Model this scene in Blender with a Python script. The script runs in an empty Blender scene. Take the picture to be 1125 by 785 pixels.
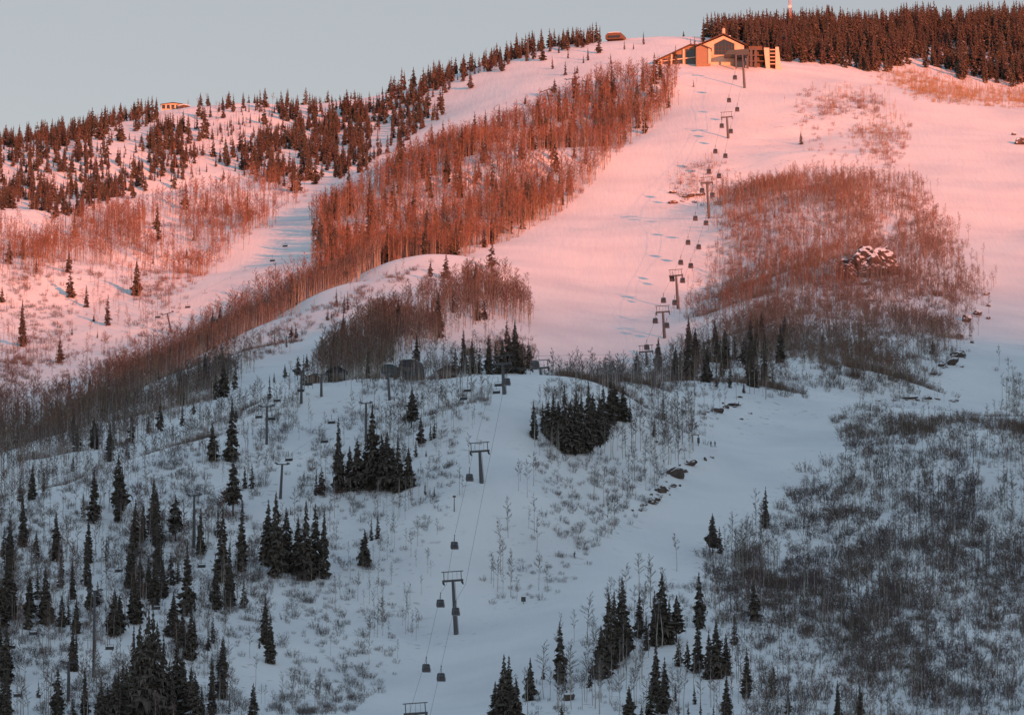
import bpy, math, random
import numpy as np
from mathutils import Vector, Matrix

C = bpy.context.scene.collection
S = bpy.context.scene
R = math.radians
rng = np.random.default_rng(11)
random.seed(5)

# ------------------------------------------------------------------ camera
F, CX, CY, PITCH = 7000.0, 562.5, 392.5, R(8.21)
CP, SP = math.cos(PITCH), math.sin(PITCH)
cam = bpy.data.objects.new('camera', bpy.data.cameras.new('camera'))
C.objects.link(cam)
cam.rotation_euler = (math.pi / 2 + PITCH, 0, 0)
cam.data.sensor_fit = 'HORIZONTAL'
cam.data.sensor_width = 36
cam.data.lens = F / 1125 * 36
cam.data.clip_start = 1
cam.data.clip_end = 60000
S.camera = cam

# ------------------------------------------------------------------ sky, sun, exposure
SUN_EL, SUN_AZ = R(5.5), R(32)          # azimuth: behind the viewer, turned to the right
sun_dir = Vector((math.sin(SUN_AZ) * math.cos(SUN_EL), -math.cos(SUN_AZ) * math.cos(SUN_EL), math.sin(SUN_EL)))
w = bpy.data.worlds.new('World'); S.world = w; w.use_nodes = True
nt = w.node_tree; nt.nodes.clear()
wo = nt.nodes.new('ShaderNodeOutputWorld'); bg = nt.nodes.new('ShaderNodeBackground')
sky = nt.nodes.new('ShaderNodeTexSky'); sky.sky_type = 'NISHITA'; sky.sun_disc = False
sky.sun_elevation = SUN_EL; sky.sun_rotation = math.atan2(sun_dir.x, sun_dir.y)
sky.altitude = 2000; sky.air_density = 1.0; sky.dust_density = 1.0; sky.ozone_density = 1.0
bg.inputs['Strength'].default_value = 0.11
hs = nt.nodes.new('ShaderNodeHueSaturation'); hs.inputs['Saturation'].default_value = 0.85
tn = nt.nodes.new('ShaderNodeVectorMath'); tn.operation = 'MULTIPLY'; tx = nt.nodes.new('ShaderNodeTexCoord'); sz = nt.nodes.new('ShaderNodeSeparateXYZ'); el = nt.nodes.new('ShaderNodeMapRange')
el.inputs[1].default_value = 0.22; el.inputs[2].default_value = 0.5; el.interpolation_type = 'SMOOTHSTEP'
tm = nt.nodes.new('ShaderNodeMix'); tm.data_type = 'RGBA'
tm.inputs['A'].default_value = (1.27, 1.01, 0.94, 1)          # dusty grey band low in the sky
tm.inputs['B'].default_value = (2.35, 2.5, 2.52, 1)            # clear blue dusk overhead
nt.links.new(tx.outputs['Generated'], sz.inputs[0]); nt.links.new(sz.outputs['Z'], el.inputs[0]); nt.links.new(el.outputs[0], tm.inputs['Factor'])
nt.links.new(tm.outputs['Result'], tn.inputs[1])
gm = nt.nodes.new('ShaderNodeGamma'); gm.inputs['Gamma'].default_value = 0.7
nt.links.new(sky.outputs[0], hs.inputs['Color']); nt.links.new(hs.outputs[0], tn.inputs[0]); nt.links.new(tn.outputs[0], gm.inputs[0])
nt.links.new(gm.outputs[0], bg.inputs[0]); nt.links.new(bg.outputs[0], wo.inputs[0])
sl = bpy.data.lights.new('sun', 'SUN'); sl.energy = 4.1; sl.angle = R(0.53); sl.color = (1.0, 0.23, 0.09)
so = bpy.data.objects.new('sun', sl); C.objects.link(so)
so.rotation_euler = sun_dir.to_track_quat('Z', 'Y').to_euler()
S.view_settings.view_transform = 'Standard'; S.view_settings.look = 'None'
S.view_settings.gamma = 1; S.view_settings.use_curve_mapping = False
S.view_settings.exposure = 0.99

# ------------------------------------------------------------------ picture <-> place
def ray(px, py):
    dx, dy = (px - CX) / F, (CY - py) / F
    return dx, CP - dy * SP, SP + dy * CP
def place(px, py, Y):
    a, b, c = ray(px, py)
    return a / b * Y, Y, c / b * Y
def project(x, y, z):
    f = y * CP + z * SP
    return CX + F * x / f, CY - F * (-y * SP + z * CP) / f

# ------------------------------------------------------------------ terrain
CTRL = '''
0 785 1540|150 785 1545|300 785 1550|450 785 1590|600 785 1545|750 785 1540|900 785 1545|1125 785 1550
0 700 1610|150 700 1620|300 700 1640|400 700 1660|500 697 1680|550 720 1640|0 620 1690|100 620 1700|200 620 1710|300 620 1715
400 620 1725|500 620 1718|560 640 1715|0 575 1740|100 540 1770|200 540 1780|300 540 1785|400 540 1780|528 532 1750|480 540 1760
0 548 1780|140 503 1840|270 440 1900|360 421 1930|450 418 1925|520 412 1905|590 411 1905|300 480 1845|400 480 1840|450 450 1870
553 433 1818|480 480 1810|560 500 1775|610 540 1765|560 590 1735|650 560 1780|600 500 1800|640 500 1815|700 500 1850|600 450 1840
640 440 1870|700 440 1900|650 414 1950|720 420 1960|760 440 1960|700 560 1790|500 740 1640|560 690 1670|620 640 1710|700 590 1765
740 560 1800|800 520 1870|850 490 1920|900 470 1980|980 455 2080|1045 440 2180|780 490 1925|830 450 1990|900 440 2060|960 438 2120
850 425 2060|930 415 2130|1000 420 2170|780 418 2030|760 400 2200|800 380 2330|850 380 2300|720 428 2150|720 424 2300|720 411 2400|705 413 2414
780 340 2480|850 350 2380|850 300 2550|800 280 2650|800 220 2780|850 230 2730|900 230 2700|950 280 2560|950 320 2450|950 360 2320
900 380 2250|1000 330 2430|1040 380 2290|1000 260 2640|950 210 2760|1030 300 2510|1060 440 2200|1090 380 2350|1120 440 2210
1120 380 2340|1080 320 2500|1120 300 2550|1060 240 2700|1120 220 2760|1000 170 2900|1050 150 2960|1120 150 2980|1000 110 3090
950 90 3160|1050 110 3110|900 160 2920|850 130 3000|850 170 2890|900 110 3070|950 130 3010|729 372 2516|743 339 2590|778 240 2809
799 153 2959|818 97 3108|600 408 2370|650 410 2385|600 350 2490|650 350 2520|690 350 2540|600 300 2610|650 300 2640|700 300 2660
640 250 2760|700 250 2760|740 250 2770|680 200 2870|740 200 2880|720 150 2960|770 150 2960|750 110 3050|790 110 3060|760 80 3140
800 72 3170|860 74 3180|930 82 3190|560 400 2290|500 405 2250|440 415 2210|380 415 2190|340 425 2140|450 370 2340|400 350 2390
520 350 2420|560 300 2570|490 310 2530|440 330 2440|350 370 2330|300 392 2280|300 410 2190|250 432 2110|200 460 2020|150 488 1960|100 505 1910|174 440 2190|112 472 2100|40 504 2000
745 92 3090|705 130 3020|667 155 2950|608 208 2840|560 237 2755|502 261 2680|446 281 2610|408 296 2570|344 317 2500|280 354 2420|209 403 2310|174 423 2270|112 453 2180|40 486 2090|0 504 2040
0 570 1850|140 528 1905|270 466 1970|360 446 2010|450 440 2020|520 440 1990|590 442 1960|590 440 2040|590 436 2200|520 428 2130|650 432 2060|650 430 2200
705 140 3050|667 170 2990|608 228 2890|560 258 2810|502 284 2735|446 304 2665|408 320 2630|344 342 2560|280 380 2485|209 430 2375|174 450 2335|112 480 2250|40 512 2160|0 530 2110
640 172 2970|560 222 2850|480 258 2790|400 283 2720|345 300 2680|310 325 2650|230 376 2570|120 428 2450|0 482 2330
0 440 2390|0 400 2470|0 300 2720|0 230 2900|0 165 3150|100 400 2520|100 330 2690|100 250 2880|185 365 2620|200 300 2770|250 300 2790
320 240 2900|260 260 2850|150 213 2990|220 206 3010|100 232 2940|150 218 3020|220 212 3045|150 180 3100|150 125 3300|80 145 3250
250 170 3130|250 118 3330|330 125 3350|300 195 3060|330 210 3000|350 212 2980|400 187 3060|430 150 3160|405 125 3230|440 110 3240
500 88 3255|580 60 3275|640 47 3290|700 40 3310|760 38 3320|400 250 2800|400 215 2910|440 180 3010|500 240 2790|500 200 2890|500 165 2990
600 195 2900|600 150 3010|600 125 3080|560 140 3060|680 140 2990|680 100 3110|620 100 3130|500 130 3130|560 100 3170|620 75 3200|680 63 3220
720 75 3170|740 58 3215|820 55 3260|900 60 3260|1000 75 3260|1120 100 3230|880 40 3380|1000 42 3390|1120 32 3420|780 42 3325
930 458 1985|1000 470 1950|1125 487 1920|1060 462 2060|1125 462 2110|950 500 1900|1050 520 1870|1120 540 1850|900 540 1860|850 560 1820
1000 600 1780|1120 620 1770|800 600 1770|900 640 1720|1000 690 1660|1120 700 1650|800 690 1650|700 690 1640|640 740 1600|700 740 1595
0 190 3350|150 150 3500|330 150 3550|500 125 3420|640 85 3480|760 75 3520|900 60 3600|1120 55 3650
0 900 1420|300 900 1420|600 900 1420|900 900 1420|1125 900 1420
'''
pts = []
for tok in CTRL.replace('\n', '|').split('|'):
    if tok.strip():
        a, b, c = map(float, tok.split()); pts.append((a, b, c))
for (a, b, c) in list(pts):
    if a == 0: pts.append((-220, b + 25, c))
    if a >= 1120: pts.append((1330, b, c))
P0 = np.array([place(*p) for p in pts])
def U(r2):
    return 0.5 * r2 * np.log(r2 + 1e-9)
SC = 300.0
c0 = (P0[:, :2] - (0, 2500)) / SC
n0 = len(c0)
d2 = ((c0[:, None] - c0[None]) ** 2).sum(-1)
A = np.zeros((n0 + 3, n0 + 3))
A[:n0, :n0] = U(d2) + np.eye(n0) * 2e-5
A[:n0, n0] = 1; A[:n0, n0 + 1:] = c0; A[n0, :n0] = 1; A[n0 + 1:, :n0] = c0.T
TW = np.linalg.solve(A, np.concatenate([P0[:, 2], np.zeros(3)]))
def tps(x, y):
    q = np.stack([x.ravel(), y.ravel() - 2500], 1) / SC
    out = np.empty(len(q))
    for i in range(0, len(q), 20000):
        s = q[i:i + 20000]
        r2 = ((s[:, None] - c0[None]) ** 2).sum(-1)
        out[i:i + 20000] = U(r2) @ TW[:n0] + TW[n0] + s @ TW[n0 + 1:]
    return out.reshape(x.shape)
def vnoise(x, y, seed):
    xi, yi = np.floor(x).astype(np.int64), np.floor(y).astype(np.int64)
    fx, fy = x - xi, y - yi
    fx, fy = fx * fx * (3 - 2 * fx), fy * fy * (3 - 2 * fy)
    def h(i, j):
        k = (i * 374761393 + j * 668265263 + seed * 982451653) & 0x7fffffff
        k = ((k ^ (k >> 13)) * 1274126177) & 0x7fffffff
        return ((k ^ (k >> 16)) & 0xffff) / 32767.5 - 1
    return (h(xi, yi) * (1 - fx) + h(xi + 1, yi) * fx) * (1 - fy) + (h(xi, yi + 1) * (1 - fx) + h(xi + 1, yi + 1) * fx) * fy
def inpoly(px, py, poly):
    ins = np.zeros(px.shape, bool)
    for (x1, y1), (x2, y2) in zip(poly, poly[1:] + poly[:1]):
        if y1 == y2: continue
        ins ^= ((y1 > py) != (y2 > py)) & (px < (x2 - x1) * (py - y1) / (y2 - y1) + x1)
    return ins
def poly(s):
    v = list(map(float, s.split())); return list(zip(v[::2], v[1::2]))

# groomed runs (base ground in picture coordinates, only used to find the place of the runs)
RUNS = [poly(s) for s in (
    '745 95 780 70 930 82 900 100 830 130 800 180 740 215 770 240 745 330 740 395 690 405 590 412 585 340 560 290 540 260 640 200',
    '950 88 1000 100 1125 130 1125 300 1125 450 1050 450 1075 330 1050 290 1000 210 985 150',
    '1060 440 960 452 880 468 780 490 690 590 600 660 540 690 440 740 350 790 560 790 640 690 760 600 880 500 960 460 1060 462',
    '720 75 760 38 640 45 500 88 420 140 380 190 300 205 330 220 420 180 560 140 640 105 690 95',
    '350 212 340 240 345 290 230 350 120 430 60 470 0 480 0 440 100 400 190 350 250 270 300 215',
    '540 250 502 261 446 281 408 296 344 317 280 354 209 403 112 453 0 504 0 516 112 465 209 416 284 368 350 330 410 310 446 296 502 276 550 262',
    '140 500 175 482 200 466 240 448 270 428 300 402 345 372 392 344 430 320 462 299 500 278 545 258 552 272 500 296 470 310 430 334 395 358 360 384 330 412 290 436 220 465 160 494',
    '590 411 520 412 545 433 520 520 480 620 470 700 530 690 545 600 570 500 580 440')]
DX, DY = 3.0, 3.5
gx = np.arange(-470, 470.1, DX); gy = np.arange(1360, 3760.1, DY)
GX, GY = np.meshgrid(gx, gy)
GZ0 = tps(GX, GY)
PX0, PY0 = project(GX, GY, GZ0)
run = np.zeros(GX.shape)
for p_ in RUNS:
    run = np.maximum(run, inpoly(PX0, PY0, p_).astype(float))
for _ in range(4):
    run[1:-1, 1:-1] = (run[1:-1, 1:-1] * 2 + run[:-2, 1:-1] + run[2:, 1:-1] + run[1:-1, :-2] + run[1:-1, 2:]) / 6
rough = 1 - run
wk = np.clip(inpoly(PX0, PY0, RUNS[0]) * (GY > 2420) * 1.0 + 0.06 * run, 0, 1)          # the groomers have levelled the runs
for _ in range(14):
    wk[1:-1, 1:-1] = np.maximum(wk[1:-1, 1:-1], (wk[:-2, 1:-1] + wk[2:, 1:-1] + wk[1:-1, :-2] + wk[1:-1, 2:]) / 4)
wk = np.clip(wk + .03, 0, 1)
for _ in range(300):
    g = GZ0
    lap = np.zeros_like(g)
    lap[1:-1, 1:-1] = (g[:-2, 1:-1] + g[2:, 1:-1] + g[1:-1, :-2] + g[1:-1, 2:]) / 4 - g[1:-1, 1:-1]
    GZ0 = g + 0.9 * wk * lap
nz = 0.9 * vnoise(GX / 70, GY / 70, 1) + rough * (0.9 * vnoise(GX / 28, GY / 28, 2) + 0.45 * vnoise(GX / 11, GY / 11, 3) + 0.2 * vnoise(GX / 6, GY / 6, 4))
nz += run * (0.3 * vnoise(GX / 22, GY / 30, 7) + 0.14 * vnoise(GX / 6, GY / 34, 8) + 0.1 * vnoise(GX / 13 + GY / 60, GY / 70, 9))
GZ = GZ0 + nz
def height(x, y):
    x = np.asarray(x, float); y = np.asarray(y, float)
    u = np.clip((x - gx[0]) / DX, 0, len(gx) - 1.001); v = np.clip((y - gy[0]) / DY, 0, len(gy) - 1.001)
    i, j = u.astype(int), v.astype(int); fu, fv = u - i, v - j
    return (GZ[j, i] * (1 - fu) + GZ[j, i + 1] * fu) * (1 - fv) + (GZ[j + 1, i] * (1 - fu) + GZ[j + 1, i + 1] * fu) * fv
YS = np.arange(1400, 3740, 2.0)
def hit(px, py, ymin=1400, fallback=None):
    """where the sight line through a picture point first meets the ground"""
    a, b, c = ray(px, py)
    ys = YS[YS >= ymin]
    below = c / b * ys < height(a / b * ys, ys)
    if ymin > 1400:
        k0 = int(np.argmax(~below)) if (~below).any() else 0
        below[:k0] = False
    k = int(np.argmax(below))
    Y = ys[k] if below[k] else (fallback or ys[int(np.argmin(c / b * ys - height(a / b * ys, ys)))])
    X = a / b * Y
    return Vector((float(X), float(Y), float(height(X, Y))))

# ------------------------------------------------------------------ materials
def mat(name, col, rough_=0.8, spec=0.2, noise=None):
    m = bpy.data.materials.new(name); m.use_nodes = True
    n = m.node_tree; b = n.nodes['Principled BSDF']
    b.inputs['Base Color'].default_value = (*col, 1); b.inputs['Roughness'].default_value = rough_
    b.inputs['Specular IOR Level'].default_value = spec
    if noise:
        sc, amt = noise
        tc = n.nodes.new('ShaderNodeTexCoord'); t = n.nodes.new('ShaderNodeTexNoise'); t.inputs['Scale'].default_value = sc; t.inputs['Detail'].default_value = 5
        mr = n.nodes.new('ShaderNodeMapRange'); mr.inputs[3].default_value = 1 - amt; mr.inputs[4].default_value = 1 + amt
        mx = n.nodes.new('ShaderNodeVectorMath'); mx.operation = 'SCALE'; mx.inputs[0].default_value = col
        n.links.new(tc.outputs['Object'], t.inputs['Vector']); n.links.new(t.outputs['Fac'], mr.inputs[0])
        n.links.new(mr.outputs[0], mx.inputs['Scale']); n.links.new(mx.outputs[0], b.inputs['Base Color'])
    return m

def snow_material():
    m = bpy.data.materials.new('snow'); m.use_nodes = True
    n = m.node_tree; L = n.links.new; b = n.nodes['Principled BSDF']
    b.inputs['Roughness'].default_value = 0.75; b.inputs['Specular IOR Level'].default_value = 0.15
    tc = n.nodes.new('ShaderNodeTexCoord')
    at = n.nodes.new('ShaderNodeAttribute'); at.attribute_name = 'run'
    def noise(scale, detail, vec=None):
        t = n.nodes.new('ShaderNodeTexNoise'); t.inputs['Scale'].default_value = scale; t.inputs['Detail'].default_value = detail
        L(vec or tc.outputs['Object'], t.inputs['Vector']); return t
    cr = n.nodes.new('ShaderNodeValToRGB')
    cr.color_ramp.elements[0].position = 0.3; cr.color_ramp.elements[0].color = (0.70, 0.71, 0.73, 1)
    cr.color_ramp.elements[1].position = 0.6; cr.color_ramp.elements[1].color = (0.82, 0.82, 0.82, 1)
    L(noise(0.03, 8).outputs['Fac'], cr.inputs[0])
    # dead grass, soil and twigs poking through where nobody grooms
    dn = noise(0.35, 6); th = n.nodes.new('ShaderNodeMapRange'); th.inputs[1].default_value = 0.60; th.inputs[2].default_value = 0.72
    L(dn.outputs['Fac'], th.inputs[0])
    inv = n.nodes.new('ShaderNodeMath'); inv.operation = 'SUBTRACT'; inv.inputs[0].default_value = 1.0; L(at.outputs['Fac'], inv.inputs[1])
    mu = n.nodes.new('ShaderNodeMath'); mu.operation = 'MULTIPLY'; L(th.outputs[0], mu.inputs[0]); L(inv.outputs[0], mu.inputs[1])
    mu2 = n.nodes.new('ShaderNodeMath'); mu2.operation = 'MULTIPLY'; L(mu.outputs[0], mu2.inputs[0]); mu2.inputs[1].default_value = 0.45
    mx = n.nodes.new('ShaderNodeMix'); mx.data_type = 'RGBA'
    L(mu2.outputs[0], mx.inputs['Factor']); L(cr.outputs[0], mx.inputs['A']); mx.inputs['B'].default_value = (0.2, 0.16, 0.13, 1)
    L(mx.outputs['Result'], b.inputs['Base Color'])
    # groomer corduroy and ski tracks on the runs, wind crust elsewhere
    mp = n.nodes.new('ShaderNodeMapping'); mp.inputs['Scale'].default_value = (1.0, 0.12, 0.12); L(tc.outputs['Object'], mp.inputs['Vector'])
    tr = noise(0.55, 4, mp.outputs[0]); cn = noise(0.6, 7)
    m3 = n.nodes.new('ShaderNodeMix'); m3.data_type = 'FLOAT'; L(at.outputs['Fac'], m3.inputs['Factor']); L(cn.outputs['Fac'], m3.inputs['A']); L(tr.outputs['Fac'], m3.inputs['B'])
    bp = n.nodes.new('ShaderNodeBump'); bp.inputs['Strength'].default_value = 0.5; bp.inputs['Distance'].default_value = 0.35
    L(m3.outputs['Result'], bp.inputs['Height']); L(bp.outputs[0], b.inputs['Normal'])
    return m
M_SNOW = snow_material()

def make_mesh(name, V, T, mats, midx=None, cols=None, smooth=False):
    me = bpy.data.meshes.new(name)
    V = np.asarray(V, np.float32); T = np.asarray(T, np.int32); k = T.shape[1]
    me.vertices.add(len(V)); me.vertices.foreach_set('co', V.ravel())
    me.loops.add(T.size); me.loops.foreach_set('vertex_index', T.ravel())
    me.polygons.add(len(T)); me.polygons.foreach_set('loop_start', np.arange(0, T.size, k, dtype=np.int32))
    if midx is not None: me.polygons.foreach_set('material_index', np.asarray(midx, np.int32))
    me.polygons.foreach_set('use_smooth', np.full(len(T), smooth))
    for m in mats: me.materials.append(m)
    if cols is not None:
        a = me.attributes.new('tint', 'FLOAT_COLOR', 'POINT'); a.data.foreach_set('color', np.asarray(cols, np.float32).ravel())
    me.update(); me.validate(verbose=False) if len(T) < 50 else None
    return me
def link(name, me, parent=None):
    o = bpy.data.objects.new(name, me); C.objects.link(o)
    if parent is not None: o.parent = parent
    return o
def tag(o, label, cat, group=None):
    o['label'] = label; o['category'] = cat
    if group: o['group'] = group
    return o
def empty(name, loc, rz=0.0):
    o = bpy.data.objects.new(name, None); C.objects.link(o); o.location = loc; o.rotation_euler = (0, 0, rz); o.empty_display_size = 0.5
    return o

# ------------------------------------------------------------------ ground: one sheet from the valley to the horizon
grow = np.cumsum(8 * 1.33 ** np.arange(26))
ax = np.concatenate([gx[0] - grow[::-1], gx, gx[-1] + grow]); ay = np.concatenate([gy[0] - grow[::-1], gy, gy[-1] + grow])
AX, AY = np.meshgrid(ax, ay)
CXx, CYy = np.clip(AX, gx[0], gx[-1]), np.clip(AY, gy[0], gy[-1])
zin = height(CXx, CYy)
dist = np.hypot(AX - CXx, AY - CYy)
side = np.abs(AX - CXx); back = np.maximum(AY - gy[-1], 0); front = np.maximum(gy[0] - AY, 0)
base = -4.0
AZ = base + (zin - base) * np.exp(-(front / 480) ** 2) * np.exp(-(side / 2500) ** 2) * np.exp(-(back / 1800) ** 2)
AZ += np.clip(dist / 300, 0, 1) * 6 * vnoise(AX / 160, AY / 160, 21) * (front < 400)
runA = np.zeros(AX.shape); runA[26:-26, 26:-26] = run
ny, nx = AX.shape
idx = np.arange(nx * ny).reshape(ny, nx)
Q = np.stack([idx[:-1, :-1], idx[:-1, 1:], idx[1:, 1:], idx[1:, :-1]], -1).reshape(-1, 4)
me = make_mesh('ground', np.stack([AX, AY, AZ], -1).reshape(-1, 3), Q, [M_SNOW], smooth=True)
a_ = me.attributes.new('run', 'FLOAT', 'POINT'); a_.data.foreach_set('value', runA.ravel().astype(np.float32))
ground = link('ground', me); ground['kind'] = 'structure'

# the range across the valley, behind the viewer: its crest cuts the low sun off the lower mountain
RD, RLEVEL = 16000.0, 385.0
rc = sun_dir.xy.normalized(); rt = Vector((-rc.y, rc.x))
ridge_h = RLEVEL + (RD + 2550 * math.cos(SUN_AZ)) * math.tan(SUN_EL)
rv, rf = [], []
NU, NV = 90, 7
for i in range(NU + 1):
    s = (i / NU - 0.5) * 22000
    for j in range(NV):
        t = (j / (NV - 1) - 0.5) * 2
        hh = ridge_h * (1 - abs(t)) ** 0.8 * math.exp(-(s / 9000) ** 4) + (0 if abs(t) < 1e-6 else 40 * float(vnoise(np.array(s / 900), np.array(t * 3), 31))) + (10 * float(vnoise(np.array(s / 1300), np.array(0.5), 32)) if abs(t) < 1e-6 else 0)
        p = rc * (RD + t * 3500) + rt * s
        rv.append((p.x, p.y, max(hh, -60) if abs(t) < 1 else -60))
for i in range(NU):
    for j in range(NV - 1):
        a = i * NV + j; rf.append((a, a + 1, a + NV + 1, a + NV))
hills = link('hills', make_mesh('hills', rv, rf, [mat('far_range', (0.3, 0.3, 0.32), 0.9, 0.1)], smooth=True)); hills['kind'] = 'structure'
#INSERT
# ------------------------------------------------------------------ plants: the shapes
def attr_mat(name, rough_=0.85, spec=0.1, trans=0.0):
    m = bpy.data.materials.new(name); m.use_nodes = True; n = m.node_tree; b = n.nodes['Principled BSDF']
    a = n.nodes.new('ShaderNodeAttribute'); a.attribute_name = 'tint'
    n.links.new(a.outputs['Color'], b.inputs['Base Color'])
    b.inputs['Roughness'].default_value = rough_; b.inputs['Specular IOR Level'].default_value = spec
    return m
M_NEEDLE, M_BARK, M_TWIG = attr_mat('needles'), attr_mat('bark'), attr_mat('twigs')

class Shape:
    def __init__(s): s.v, s.t, s.c = [], [], []
    def tri(s, a, b, c, col):
        k = len(s.v); s.v += [a, b, c]; s.t.append((k, k + 1, k + 2)); s.c += [col] * 3
    def quad(s, a, b, c, d, col):
        k = len(s.v); s.v += [a, b, c, d]; s.t += [(k, k + 1, k + 2), (k, k + 2, k + 3)]; s.c += [col] * 4
    def tube(s, P, r, n, col):
        k = len(s.v)
        for p, q in zip(P, r):
            for i in range(n):
                a = 2 * math.pi * i / n
                s.v.append((p[0] + q * math.cos(a), p[1] + q * math.sin(a), p[2])); s.c.append(col)
        for j in range(len(P) - 1):
            for i in range(n):
                a, b = k + j * n + i, k + j * n + (i + 1) % n
                s.t += [(a, b, b + n), (a, b + n, a + n)]
    def strip(s, p, q, w0, w1, col):
        """a thin twig: two crossed blades"""
        p, q = Vector(p), Vector(q); d = (q - p).normalized()
        u = d.cross(Vector((0.3, 0.7, 0.2))).normalized(); v = d.cross(u)
        s.quad(tuple(p - u * w0), tuple(p + u * w0), tuple(q + u * w1), tuple(q - u * w1), col)
        s.quad(tuple(p - v * w0), tuple(p + v * w0), tuple(q + v * w1), tuple(q - v * w1), col)
    def blade(s, p, q, w0, w1, col):
        p, q = Vector(p), Vector(q); d = (q - p).normalized()
        u = d.cross(Vector((math.cos(s_rnd.random() * 6.3), math.sin(s_rnd.random() * 6.3), 0.1))).normalized()
        s.tri(tuple(p - u * w0), tuple(p + u * w0), tuple(q), col)
    def arrays(s): return np.array(s.v, np.float32), np.array(s.t, np.int32), np.array(s.c, np.float32)
s_rnd = random.Random(3)
def shade(col, k): return (col[0] * k, col[1] * k, col[2] * k)
NEEDLE, BARK, SNOWC = (0.100, 0.084, 0.070), (0.12, 0.085, 0.065), (0.5, 0.5, 0.52)

def conifer(seed, lod, rmax=0.16, gap=0.05, ragged=0.3, snowy=0.05):
    """height 1; returns trunk, crown"""
    q = random.Random(seed); tr, cr = Shape(), Shape()
    lean = (q.uniform(-.02, .02), q.uniform(-.02, .02)); ph1, ph2 = q.random() * 6, q.random() * 6
    zs = [0, .3, .6, 1.0]
    tr.tube([(lean[0] * z, lean[1] * z, z - 0.03 * (z == 0)) for z in zs], [.017, .013, .008, .0015], 5 if lod > 1 else 3, BARK)
    nl = {2: 30, 1: 17, 0: 11}[lod]
    for k in range(nl):
        n = {2: 7, 1: 6, 0: 5}[lod]; a0 = q.random() * 6.28
        for i in range(n):
            if q.random() < 0.12 * ragged / 0.3: continue
            t = min(max((k + q.uniform(-.7, .7)) / (nl - 1), 0), 1)
            h = gap + (0.985 - gap) * t
            r = rmax * (1 - t) ** 0.85 * (0.6 + 0.4 * min(1, t * 6)) + 0.007
            a = a0 + 6.283 * i / n + q.uniform(-.35, .35)
            l = r * q.uniform(1 - ragged, 1 + ragged) * (1 + .3 * math.sin(a * 2 + ph1 + h * 9) * math.sin(h * 23 + ph2))
            ca, sa = math.cos(a), math.sin(a)
            dz = -l * q.uniform(.25, .6); wd = l * q.uniform(.28, .42) + .004
            x0, y0 = lean[0] * h, lean[1] * h
            root = (x0, y0, h + .012)
            mid = (x0 + ca * l * .55, y0 + sa * l * .55, h + dz * .45)
            tip = (x0 + ca * l, y0 + sa * l, h + dz + l * .12)
            col = shade(NEEDLE, q.uniform(.65, 1.45))
            if q.random() < snowy: col = shade(SNOWC, q.uniform(.5, 1))
            m1 = (mid[0] - sa * wd, mid[1] + ca * wd, mid[2] - wd * .45); m2 = (mid[0] + sa * wd, mid[1] - ca * wd, mid[2] - wd * .45)
            cr.quad(root, m1, tip, m2, col)
            # branchlets hanging from the bough, facing outwards
            for _k in range(3 if lod == 2 else 2):
                hw, hd = wd * (q.uniform(.22, .5) if lod == 2 else q.uniform(.5, .9)), l * q.uniform(.2, .5) + .008; tx, ty = -sa * hw, ca * hw; k0 = q.uniform(.5, 1.0); sw = q.uniform(-1, 1) * wd * .5
                px0, py0, pz0 = x0 + ca * l * k0 - sa * sw, y0 + sa * l * k0 + ca * sw, h + dz * k0 + l * .06
                cr.tri((px0 + tx, py0 + ty, pz0), (px0 - tx, py0 - ty, pz0), (px0 + ca * l * .1 + tx * q.uniform(-1, 1), py0 + sa * l * .1 + ty * q.uniform(-1, 1), pz0 - hd), shade(NEEDLE, q.uniform(.6, 1.5)))
            if lod:
                lo = (mid[0], mid[1], mid[2] - l * q.uniform(.25, .5) - .008)
                cr.tri(root, tip, lo, shade(NEEDLE, q.uniform(.6, 1.2)))
            if lod == 2:
                for sgn in (-1, 1):
                    b = a + sgn * q.uniform(.35, .7); l2 = l * q.uniform(.6, .95)
                    e = (x0 + math.cos(b) * l2, y0 + math.sin(b) * l2, h + dz * .8 - q.uniform(0, .012))
                    f = (mid[0] * .5 + e[0] * .5 - math.sin(b) * wd * .4 * sgn, mid[1] * .5 + e[1] * .5 + math.cos(b) * wd * .4 * sgn, h + dz * .5)
                    cr.tri(mid, e, f, shade(NEEDLE, q.uniform(.6, 1.4)))
    cr.tri((-.006, 0, .955), (.006, 0, .955), (lean[0], lean[1], 1.02), NEEDLE)
    cr.tri((0, -.006, .955), (0, .006, .955), (lean[0], lean[1], 1.02), NEEDLE)
    return tr, cr

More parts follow.
